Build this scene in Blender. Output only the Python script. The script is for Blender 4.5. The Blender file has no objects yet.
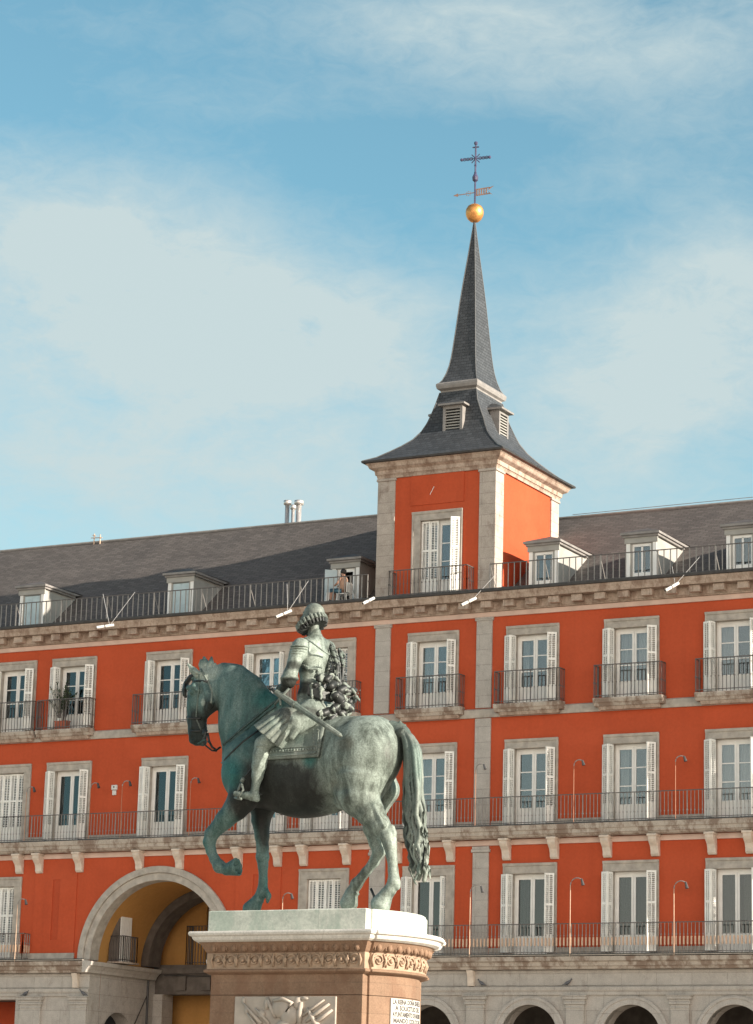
import bpy, math, random
import numpy as np
random.seed(7); np.random.seed(7)
scene = bpy.context.scene
COL = scene.collection
R_ = math.radians

# ------------------------------------------------------------------ camera
FPX = 2674.497; PITCH = 0.232125; ROLL = 0.0263619; YAW = -0.489315
CAM = np.array([0.0, -84.0, 1.6])
_cy, _sy = math.cos(YAW), math.sin(YAW)
_F0 = np.array([_sy, _cy, 0]); _R0 = np.array([_cy, -_sy, 0]); _U0 = np.array([0, 0, 1.])
CF = _F0 * math.cos(PITCH) + _U0 * math.sin(PITCH)
_U = _U0 * math.cos(PITCH) - _F0 * math.sin(PITCH)
CR = _R0 * math.cos(ROLL) + _U * math.sin(ROLL)
CU = _U * math.cos(ROLL) - _R0 * math.sin(ROLL)
def ray(px, py):
    return CF * FPX + CR * (px - 376.5) - CU * (py - 512)
def at(px, py, Y=0.0):
    """the point of the vertical plane Y seen at a pixel of the survey photograph"""
    d = ray(px, py)
    return CAM + d * ((Y - CAM[1]) / d[1])

from mathutils import Matrix, Vector
cam_data = bpy.data.cameras.new('camera'); cam = bpy.data.objects.new('camera', cam_data); COL.objects.link(cam)
M = Matrix(((CR[0], CU[0], -CF[0], CAM[0]), (CR[1], CU[1], -CF[1], CAM[1]), (CR[2], CU[2], -CF[2], CAM[2]), (0, 0, 0, 1)))
cam.matrix_world = M
cam_data.sensor_fit = 'HORIZONTAL'; cam_data.sensor_width = 36; cam_data.lens = FPX * 36 / 753
cam_data.clip_start = 0.5; cam_data.clip_end = 3000
scene.camera = cam

# ------------------------------------------------------------------ materials
def new_mat(name):
    m = bpy.data.materials.new(name); m.use_nodes = True
    nt = m.node_tree; nt.nodes.clear()
    out = nt.nodes.new('ShaderNodeOutputMaterial'); b = nt.nodes.new('ShaderNodeBsdfPrincipled')
    nt.links.new(b.outputs[0], out.inputs[0])
    return m, nt, b
def N(nt, t, **kw):
    n = nt.nodes.new(t)
    for k, v in kw.items():
        if isinstance(k, str) and hasattr(n, k): setattr(n, k, v)
    return n
def ramp(nt, src, stops):
    r = nt.nodes.new('ShaderNodeValToRGB'); nt.links.new(src, r.inputs[0])
    els = r.color_ramp.elements
    while len(els) < len(stops): els.new(0.5)
    for e, (p, c) in zip(els, stops): e.position = p; e.color = (*c, 1) if len(c) == 3 else c
    return r.outputs[0]
def mixc(nt, fac, a, b, mode='MIX'):
    m = nt.nodes.new('ShaderNodeMix'); m.data_type = 'RGBA'; m.blend_type = mode
    for i, v in ((0, fac), (6, a), (7, b)):
        if hasattr(v, 'links'): nt.links.new(v, m.inputs[i])
        elif isinstance(v, (int, float)): m.inputs[i].default_value = v
        else: m.inputs[i].default_value = (*v, 1)
    return m.outputs[2]
def math_n(nt, op, a, b=0.0, c=0.0):
    m = nt.nodes.new('ShaderNodeMath'); m.operation = op
    for i, v in ((0, a), (1, b), (2, c)):
        if hasattr(v, 'links'): nt.links.new(v, m.inputs[i])
        else: m.inputs[i].default_value = v
    return m.outputs[0]
def noise(nt, vec, scale, detail=4, rough=0.55, dist=0.0, out=0):
    n = nt.nodes.new('ShaderNodeTexNoise'); n.inputs['Scale'].default_value = scale
    n.inputs['Detail'].default_value = detail; n.inputs['Roughness'].default_value = rough
    n.inputs['Distortion'].default_value = dist
    if vec is not None: nt.links.new(vec, n.inputs['Vector'])
    return n.outputs[out]
def wpos(nt, scale=(1, 1, 1), loc=(0, 0, 0)):
    g = nt.nodes.new('ShaderNodeNewGeometry'); mp = nt.nodes.new('ShaderNodeMapping')
    mp.inputs['Scale'].default_value = scale; mp.inputs['Location'].default_value = loc
    nt.links.new(g.outputs['Position'], mp.inputs['Vector']); return mp.outputs[0]
def wallvec(nt, zoff=0.0, zmul=1.0):
    """(X+Y, Z, 0): runs along walls of either direction"""
    g = nt.nodes.new('ShaderNodeNewGeometry'); s = nt.nodes.new('ShaderNodeSeparateXYZ')
    nt.links.new(g.outputs['Position'], s.inputs[0])
    u = math_n(nt, 'ADD', s.outputs[0], s.outputs[1])
    v = math_n(nt, 'MULTIPLY', math_n(nt, 'ADD', s.outputs[2], zoff), zmul)
    c = nt.nodes.new('ShaderNodeCombineXYZ'); nt.links.new(u, c.inputs[0]); nt.links.new(v, c.inputs[1])
    return c.outputs[0]
def bump(nt, b, h, strength=0.3, dist=0.02):
    bp = nt.nodes.new('ShaderNodeBump'); bp.inputs['Strength'].default_value = strength
    bp.inputs['Distance'].default_value = dist
    nt.links.new(h, bp.inputs['Height']); nt.links.new(bp.outputs[0], b.inputs['Normal'])

def plain(name, c, rough=0.6, metal=0.0, var=0.15, scale=6.0, bmp=0.0, spec=None):
    m, nt, b = new_mat(name)
    n = noise(nt, wpos(nt), scale, 5)
    lo = tuple(x * (1 - var) for x in c); hi = tuple(min(1, x * (1 + var)) for x in c)
    nt.links.new(ramp(nt, n, [(0.3, lo), (0.7, hi)]), b.inputs['Base Color'])
    b.inputs['Roughness'].default_value = rough; b.inputs['Metallic'].default_value = metal
    if spec is not None: b.inputs['Specular IOR Level'].default_value = spec
    if bmp: bump(nt, b, noise(nt, wpos(nt), scale * 6, 5), bmp, 0.01)
    return m

def stucco(name, c, dirty=0.5):
    m, nt, b = new_mat(name)
    base = ramp(nt, noise(nt, wpos(nt), 0.55, 5, 0.6), [(0.3, tuple(x * 0.86 for x in c)), (0.7, tuple(x * 1.1 for x in c))])
    fine = noise(nt, wpos(nt), 9, 6, 0.65)
    base = mixc(nt, 0.35, base, ramp(nt, fine, [(0.3, tuple(x * 0.75 for x in c)), (0.75, tuple(x * 1.2 for x in c))]))
    # faint vertical rain streaks and repaired patches
    st = noise(nt, wpos(nt, (3.0, 3.0, 0.12)), 1.0, 4, 0.6)
    base = mixc(nt, math_n(nt, 'MULTIPLY', ramp(nt, st, [(0.5, (0, 0, 0)), (0.75, (1, 1, 1))]), 0.35 * dirty), base, tuple(x * 0.55 for x in c))
    pt = noise(nt, wpos(nt, (0.5, 0.5, 0.8), (3, 1, 5)), 1.0, 2, 0.4)
    base = mixc(nt, math_n(nt, 'MULTIPLY', ramp(nt, pt, [(0.56, (0, 0, 0)), (0.58, (1, 1, 1))]), 0.22 * dirty), base, tuple(min(1, x * 1.25 + 0.01) for x in c))
    fd = noise(nt, wpos(nt, (0.18, 0.18, 0.35), (9, 2, 4)), 1.0, 5, 0.6)
    base = mixc(nt, math_n(nt, 'MULTIPLY', ramp(nt, fd, [(0.42, (0, 0, 0)), (0.7, (1, 1, 1))]), 0.35 * dirty), base, (min(1, c[0]*1.08), c[1]*1.45, c[2]*1.9))
    hl = noise(nt, wpos(nt, (1, 1, 1), (3, 3, 3)), 2.2, 10, 0.75, 2.5)
    base = mixc(nt, math_n(nt, 'MULTIPLY', ramp(nt, hl, [(0.488, (0, 0, 0)), (0.497, (1, 1, 1)), (0.506, (0, 0, 0))]), 0.16 * dirty), base, tuple(x * 0.4 for x in c))
    nt.links.new(base, b.inputs['Base Color']); b.inputs['Roughness'].default_value = 0.85
    b.inputs['Specular IOR Level'].default_value = 0.25
    bump(nt, b, fine, 0.25, 0.01)
    return m

def masonry(name, c1, c2, mortar, bw, bh, stain=(0.1, 0.06, 0.04), stain_amt=0.5, zoff=0.0, joint=0.012, rough=0.8, offset=0.5, sthr=0.55, bmp=0.5, grain=30):
    m, nt, b = new_mat(name)
    v = wallvec(nt, zoff)
    br = nt.nodes.new('ShaderNodeTexBrick'); nt.links.new(v, br.inputs['Vector'])
    br.inputs['Color1'].default_value = (*c1, 1); br.inputs['Color2'].default_value = (*c2, 1)
    br.inputs['Mortar'].default_value = (*mortar, 1); br.inputs['Scale'].default_value = 1.0
    br.inputs['Mortar Size'].default_value = joint; br.inputs['Brick Width'].default_value = bw
    br.inputs['Row Height'].default_value = bh; br.inputs['Mortar Smooth'].default_value = 0.3
    br.offset = offset
    g = noise(nt, wpos(nt), 3.2, 6, 0.65)
    base = mixc(nt, 0.45, br.outputs['Color'], ramp(nt, g, [(0.3, tuple(x * 0.65 for x in c1)), (0.72, tuple(min(1, x * 1.3) for x in c2))]))
    gr = noise(nt, wpos(nt), grain, 4, 0.7)
    base = mixc(nt, 0.3, base, ramp(nt, gr, [(0.35, tuple(x * 0.55 for x in c1)), (0.65, tuple(min(1, x * 1.35) for x in c2))]))
    s = noise(nt, wpos(nt, (1.6, 1.6, 0.8), (7, 3, 1)), 1.5, 6, 0.7)
    base = mixc(nt, math_n(nt, 'MULTIPLY', ramp(nt, s, [(sthr, (0, 0, 0)), (sthr + 0.12, (1, 1, 1))]), stain_amt), base, stain)
    nt.links.new(base, b.inputs['Base Color']); b.inputs['Roughness'].default_value = rough
    b.inputs['Specular IOR Level'].default_value = 0.3
    h = math_n(nt, 'SUBTRACT', math_n(nt, 'MULTIPLY', gr, 0.4), math_n(nt, 'MULTIPLY', br.outputs['Fac'], 1.0))
    bump(nt, b, h, bmp, 0.015)
    return m

def slate(name, c, rowh=0.16, wid=0.3, steep=1.6):
    m, nt, b = new_mat(name)
    g = nt.nodes.new('ShaderNodeNewGeometry'); s = nt.nodes.new('ShaderNodeSeparateXYZ')
    nt.links.new(g.outputs['Position'], s.inputs[0])
    sn = nt.nodes.new('ShaderNodeSeparateXYZ'); nt.links.new(g.outputs['True Normal'], sn.inputs[0])
    fx = math_n(nt, 'GREATER_THAN', math_n(nt, 'ABSOLUTE', sn.outputs[0]), math_n(nt, 'ABSOLUTE', sn.outputs[1]))
    mx = nt.nodes.new('ShaderNodeMix'); nt.links.new(fx, mx.inputs[0]); nt.links.new(s.outputs[0], mx.inputs[2]); nt.links.new(s.outputs[1], mx.inputs[3])
    cb = nt.nodes.new('ShaderNodeCombineXYZ'); nt.links.new(mx.outputs[0], cb.inputs[0])
    nt.links.new(math_n(nt, 'MULTIPLY', s.outputs[2], steep), cb.inputs[1])
    br = nt.nodes.new('ShaderNodeTexBrick'); nt.links.new(cb.outputs[0], br.inputs['Vector'])
    br.inputs['Color1'].default_value = (*[x * 0.72 for x in c], 1); br.inputs['Color2'].default_value = (*[x * 1.25 for x in c], 1)
    br.inputs['Mortar'].default_value = (*[x * 0.3 for x in c], 1); br.inputs['Scale'].default_value = 1.0
    br.inputs['Mortar Size'].default_value = 0.012; br.inputs['Brick Width'].default_value = wid; br.inputs['Row Height'].default_value = rowh
    br.inputs['Mortar Smooth'].default_value = 0.1; br.inputs['Bias'].default_value = -0.1
    n1 = noise(nt, wpos(nt), 0.8, 5, 0.65)
    base = mixc(nt, 0.35, br.outputs['Color'], ramp(nt, n1, [(0.3, tuple(x * 0.82 for x in c)), (0.7, tuple(x * 1.18 for x in c))]))
    n2 = noise(nt, wpos(nt), 7, 5, 0.7)
    base = mixc(nt, math_n(nt, 'MULTIPLY', ramp(nt, n2, [(0.6, (0, 0, 0)), (0.7, (1, 1, 1))]), 0.4), base, tuple(min(1, x * 1.8) for x in c))
    nt.links.new(base, b.inputs['Base Color']); b.inputs['Roughness'].default_value = 0.6
    b.inputs['Specular IOR Level'].default_value = 0.2
    bump(nt, b, math_n(nt, 'SUBTRACT', math_n(nt, 'MULTIPLY', n2, 0.5), br.outputs['Fac']), 0.6, 0.02)
    return m

def glassy(name, tint, trans):
    """window pane: mostly mirror of the sky over a see-through dark sheet"""
    m = bpy.data.materials.new(name); m.use_nodes = True; nt = m.node_tree; nt.nodes.clear()
    out = nt.nodes.new('ShaderNodeOutputMaterial'); gl = nt.nodes.new('ShaderNodeBsdfGlossy'); tr = nt.nodes.new('ShaderNodeBsdfTransparent')
    gl.inputs['Roughness'].default_value = 0.02; gl.inputs['Color'].default_value = (*tint, 1)
    tr.inputs['Color'].default_value = (trans, trans, trans, 1)
    lw = nt.nodes.new('ShaderNodeFresnel'); lw.inputs['IOR'].default_value = 1.9
    bp = nt.nodes.new('ShaderNodeBump'); bp.inputs['Strength'].default_value = 0.08; bp.inputs['Distance'].default_value = 0.01
    nt.links.new(noise(nt, wpos(nt), 2.5, 2), bp.inputs['Height']); nt.links.new(bp.outputs[0], gl.inputs['Normal'])
    mx = nt.nodes.new('ShaderNodeMixShader'); nt.links.new(lw.outputs[0], mx.inputs[0])
    nt.links.new(tr.outputs[0], mx.inputs[1]); nt.links.new(gl.outputs[0], mx.inputs[2]); nt.links.new(mx.outputs[0], out.inputs[0])
    return m

def bronze(name, pale, mid, dark, teal, level=0.5):
    m, nt, b = new_mat(name)
    n1 = noise(nt, wpos(nt, (1, 1, 0.6)), 1.7, 6, 0.6, 0.6)
    n2 = noise(nt, wpos(nt, (1, 1, 0.35), (5, 2, 9)), 6.5, 6, 0.7, 0.8)
    n3 = noise(nt, wpos(nt, (1, 1, 1)), 45, 4, 0.7)
    st = noise(nt, wpos(nt, (1, 1, 0.06)), 11, 4, 0.6)
    # verdigris zones: the oblong patches of the casting, fixed to the bronze
    g = nt.nodes.new('ShaderNodeNewGeometry'); s = nt.nodes.new('ShaderNodeSeparateXYZ'); nt.links.new(g.outputs['Position'], s.inputs[0])
    v = math_n(nt, 'ADD', math_n(nt, 'MULTIPLY', n1, 0.9), math_n(nt, 'MULTIPLY', n2, 0.5))
    v = math_n(nt, 'ADD', v, math_n(nt, 'MULTIPLY', st, 0.25))
    v = math_n(nt, 'SUBTRACT', v, 0.83 - level)
    c = ramp(nt, v, [(0.22, dark), (0.40, mid), (0.62, pale), (0.85, tuple(min(1, x * 1.25) for x in pale))])
    tz = noise(nt, wpos(nt, (1.2, 1.2, 0.8), (11, 4, 2)), 1.1, 5, 0.6)
    c = mixc(nt, ramp(nt, tz, [(0.52, (0, 0, 0)), (0.68, (0.75, 0.75, 0.75))]), c, teal)
    c = mixc(nt, 0.25, c, ramp(nt, n3, [(0.35, dark), (0.65, pale)]))
    nt.links.new(c, b.inputs['Base Color'])
    b.inputs['Metallic'].default_value = 0.25
    nt.links.new(ramp(nt, n2, [(0.3, (0.5,) * 3), (0.7, (0.75,) * 3)]), b.inputs['Roughness'])
    b.inputs['Specular IOR Level'].default_value = 0.4
    bump(nt, b, math_n(nt, 'ADD', n2, math_n(nt, 'MULTIPLY', n3, 0.3)), 0.35, 0.012)
    return m

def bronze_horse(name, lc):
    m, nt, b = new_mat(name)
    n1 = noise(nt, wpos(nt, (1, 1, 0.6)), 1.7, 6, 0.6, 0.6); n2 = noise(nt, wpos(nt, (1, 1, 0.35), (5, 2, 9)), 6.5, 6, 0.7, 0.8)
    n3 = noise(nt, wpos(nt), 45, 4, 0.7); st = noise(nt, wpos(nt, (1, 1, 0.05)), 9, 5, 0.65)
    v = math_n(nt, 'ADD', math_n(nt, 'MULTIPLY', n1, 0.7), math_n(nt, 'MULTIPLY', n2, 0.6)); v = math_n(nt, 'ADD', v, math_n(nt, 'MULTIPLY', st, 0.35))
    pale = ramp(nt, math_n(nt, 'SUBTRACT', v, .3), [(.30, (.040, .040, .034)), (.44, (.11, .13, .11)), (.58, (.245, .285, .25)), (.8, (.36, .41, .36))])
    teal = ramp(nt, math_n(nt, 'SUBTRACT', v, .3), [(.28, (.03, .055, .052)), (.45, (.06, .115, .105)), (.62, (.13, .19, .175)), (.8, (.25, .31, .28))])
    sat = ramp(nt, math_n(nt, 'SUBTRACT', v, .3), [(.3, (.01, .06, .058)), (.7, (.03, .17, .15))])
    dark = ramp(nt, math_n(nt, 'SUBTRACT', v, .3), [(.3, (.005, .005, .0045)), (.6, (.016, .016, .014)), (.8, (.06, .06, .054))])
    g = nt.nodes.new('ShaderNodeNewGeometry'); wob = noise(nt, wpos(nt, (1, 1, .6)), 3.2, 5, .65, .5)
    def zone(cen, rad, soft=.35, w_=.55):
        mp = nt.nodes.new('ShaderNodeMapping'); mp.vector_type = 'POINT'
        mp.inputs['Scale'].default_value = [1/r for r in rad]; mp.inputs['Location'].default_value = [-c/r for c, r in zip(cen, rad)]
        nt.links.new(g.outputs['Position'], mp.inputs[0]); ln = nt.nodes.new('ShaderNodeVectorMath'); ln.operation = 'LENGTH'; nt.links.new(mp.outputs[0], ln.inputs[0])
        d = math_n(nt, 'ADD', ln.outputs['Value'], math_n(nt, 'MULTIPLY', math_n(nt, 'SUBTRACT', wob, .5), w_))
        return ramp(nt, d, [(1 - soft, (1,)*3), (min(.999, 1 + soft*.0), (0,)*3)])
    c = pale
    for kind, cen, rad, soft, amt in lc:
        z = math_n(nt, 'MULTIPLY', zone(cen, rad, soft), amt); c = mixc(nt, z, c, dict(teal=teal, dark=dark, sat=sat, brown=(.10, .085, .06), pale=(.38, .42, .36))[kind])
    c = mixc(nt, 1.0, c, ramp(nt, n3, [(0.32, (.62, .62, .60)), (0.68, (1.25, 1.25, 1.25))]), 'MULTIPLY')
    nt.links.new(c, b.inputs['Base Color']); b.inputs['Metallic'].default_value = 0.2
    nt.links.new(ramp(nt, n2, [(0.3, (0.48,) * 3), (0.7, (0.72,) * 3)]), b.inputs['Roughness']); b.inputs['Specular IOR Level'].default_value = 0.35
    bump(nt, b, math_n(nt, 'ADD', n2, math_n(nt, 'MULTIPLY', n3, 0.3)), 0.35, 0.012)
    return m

MT = {}
MT['orange'] = stucco('orange_stucco', (0.485, 0.080, 0.029))
MT['orange_slot'] = stucco('dark_orange_stucco', (0.44, 0.070, 0.026))
MT['yellow'] = stucco('ochre_stucco', (0.50, 0.25, 0.075))
MT['granite'] = masonry('grey_granite', (0.40, 0.36, 0.32), (0.47, 0.43, 0.385), (0.20, 0.17, 0.15), 1.25, 0.62, stain_amt=0.25, zoff=0.05)
MT['granite_pil'] = masonry('pilaster_granite', (0.40, 0.365, 0.325), (0.46, 0.42, 0.38), (0.20, 0.17, 0.15), 3.0, 0.55, stain_amt=0.15)
MT['quoin'] = masonry('quoin_granite', (0.36, 0.31, 0.265), (0.45, 0.39, 0.34), (0.17, 0.13, 0.11), 3.0, 0.40, stain=(0.16, 0.10, 0.075), stain_amt=0.45)
MT['surround'] = plain('stone_surround', (0.40, 0.355, 0.305), 0.8, var=0.22, scale=4, bmp=0.3)
MT['string'] = masonry('string_stone', (0.42, 0.36, 0.30), (0.48, 0.42, 0.36), (0.2, 0.15, 0.12), 1.4, 3.0, stain=(0.15, 0.085, 0.055), stain_amt=0.7, sthr=0.46)
MT['cornice'] = masonry('cornice_stone', (0.36, 0.27, 0.205), (0.47, 0.37, 0.30), (0.10, 0.07, 0.05), 0.78, 0.28, stain=(0.16, 0.09, 0.06), stain_amt=0.6, zoff=-20.35, sthr=0.48, bmp=0.25, grain=14)
MT['pink'] = plain('pale_pink_paint', (0.62, 0.45, 0.37), 0.8, var=0.12, scale=2)
MT['bracket'] = plain('pale_bracket_stone', (0.62, 0.52, 0.43), 0.75, var=0.15, scale=5, bmp=0.2)
MT['white'] = plain('white_paint', (0.82, 0.80, 0.76), 0.5, var=0.06, scale=3)
MT['shutter'] = plain('shutter_paint', (0.82, 0.80, 0.75), 0.55, var=0.08, scale=4)
MT['shutter_blue'] = plain('pale_blue_shutter', (0.45, 0.54, 0.56), 0.55, var=0.1, scale=4)
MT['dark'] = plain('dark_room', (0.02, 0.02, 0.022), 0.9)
MT['dark_stone'] = plain('dark_granite', (0.12, 0.10, 0.085), 0.85, var=0.3, scale=3)  # one dark stone tone for portico, passage ring and beam
MT['iron'] = plain('painted_iron', (0.10, 0.085, 0.078), 0.5, var=0.15)
MT['iron_pale'] = plain('weathered_iron', (0.26, 0.24, 0.22), 0.5, var=0.15)
MT['beige'] = plain('beige_iron', (0.58, 0.40, 0.28), 0.6, var=0.15)
MT['gutter'] = plain('zinc_gutter', (0.045, 0.042, 0.042), 0.5, var=0.3)
MT['terrace'] = plain('terrace_lead', (0.22, 0.22, 0.22), 0.7, var=0.2)
MT['lead'] = plain('lead_sheet', (0.24, 0.22, 0.205), 0.6, var=0.2, scale=3)
MT['slate'] = slate('roof_slate', (0.136, 0.119, 0.109), 0.15, 0.34, 1.62)
MT['slate_tower'] = slate('tower_slate', (0.068, 0.072, 0.078), 0.14, 0.22, 1.15)
MT['glass'] = glassy('window_glass', (0.85, 0.95, 1.0), 0.8)
MT['glass_dark'] = glassy('dark_reflection_glass', (0.7, 0.7, 0.7), 0.55)  # darker tint stands in for the dark reflection of facades opposite
MT['curtain'] = plain('net_curtain', (0.50, 0.52, 0.50), 0.9, var=0.05)
MT['dormer'] = plain('dormer_render', (0.34, 0.325, 0.295), 0.8, var=0.12, scale=2)
MT['hip'] = plain('dark_lead_hip', (0.09, 0.09, 0.09), 0.6)
MT['pole_brown'] = plain('rusty_pole', (0.42, 0.20, 0.12), 0.6)
MT['iron_grey'] = plain('pale_grey_iron', (0.42, 0.41, 0.40), 0.5, var=0.15)  # paler grey iron of the floodlight struts
MT['gold'] = plain('gilded_copper', (0.70, 0.32, 0.10), 0.48, metal=0.7, var=0.35, scale=5, bmp=0.3)
MT['cross'] = plain('cross_iron', (0.06, 0.055, 0.11), 0.5, var=0.3)
MT['vane'] = plain('vane_copper', (0.42, 0.24, 0.17), 0.6, var=0.3)
MT['steel'] = plain('galvanised_steel', (0.62, 0.58, 0.55), 0.35, metal=0.6, var=0.12)
MT['lampwhite'] = plain('white_enamel', (0.66, 0.64, 0.60), 0.4, var=0.04)
MT['leaf'] = plain('oleander_leaf', (0.05, 0.075, 0.035), 0.6, var=0.5, scale=20)
MT['pot'] = plain('terracotta', (0.38, 0.10, 0.055), 0.8)
MT['marble'] = masonry('white_marble', (0.56, 0.53, 0.48), (0.62, 0.585, 0.53), (0.32, 0.29, 0.25), 3.3, 0.6, stain=(0.36, 0.33, 0.28), stain_amt=0.35, zoff=0.0, joint=0.006, sthr=0.52, bmp=0.3)
MT['marble_green'] = masonry('greenish_marble', (0.50, 0.54, 0.47), (0.66, 0.66, 0.58), (0.30, 0.33, 0.28), 3.3, 0.9, stain=(0.30, 0.40, 0.33), stain_amt=0.45, joint=0.006, sthr=0.45, bmp=0.3)
MT['panel'] = plain('relief_marble', (0.40, 0.345, 0.29), 0.7, var=0.14, scale=5, bmp=0.3)
MT['plaque'] = plain('plaque_marble', (0.50, 0.48, 0.43), 0.6, var=0.06, scale=5)
MT['letters'] = plain('engraved_letters', (0.07, 0.06, 0.055), 0.8)
MT['sandstone'] = masonry('brown_granite', (0.215, 0.132, 0.084), (0.255, 0.160, 0.104), (0.19, 0.125, 0.085), 2.3, 0.42, stain=(0.17, 0.085, 0.05), stain_amt=0.45, joint=0.008, grain=45, sthr=0.5)
MT['frieze'] = plain('carved_granite', (0.36, 0.25, 0.17), 0.8, var=0.25, scale=8, bmp=0.4)
MT['bronze'] = bronze('pale_bronze', (0.30, 0.35, 0.30), (0.13, 0.17, 0.15), (0.035, 0.038, 0.034), (0.04, 0.13, 0.115), 0.42)
MT['bronze_teal'] = bronze('green_bronze', (0.20, 0.27, 0.24), (0.065, 0.12, 0.11), (0.025, 0.04, 0.038), (0.02, 0.11, 0.10), 0.30)
MT['bronze_rider'] = bronze('washed_bronze', (0.30, 0.33, 0.285), (0.13, 0.15, 0.13), (0.022, 0.025, 0.022), (0.08, 0.14, 0.12), 0.44)
MT['bronze_sash'] = bronze('folded_bronze', (0.34, 0.36, 0.31), (0.08, 0.09, 0.08), (0.012, 0.013, 0.012), (0.06, 0.10, 0.09), 0.34)
MT['bronze_dark'] = plain('dark_bronze', (0.03, 0.032, 0.03), 0.5, metal=0.3, var=0.4, scale=12)
MT['skin'] = plain('skin', (0.40, 0.22, 0.15), 0.6); MT['hair'] = plain('dark_hair', (0.02, 0.015, 0.012), 0.6)
MT['top'] = plain('tan_top', (0.45, 0.28, 0.2), 0.8); MT['jeans'] = plain('blue_trousers', (0.05, 0.12, 0.16), 0.8)
MT['bird'] = plain('pigeon_feather', (0.10, 0.10, 0.11), 0.6, var=0.3, scale=20)

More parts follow.
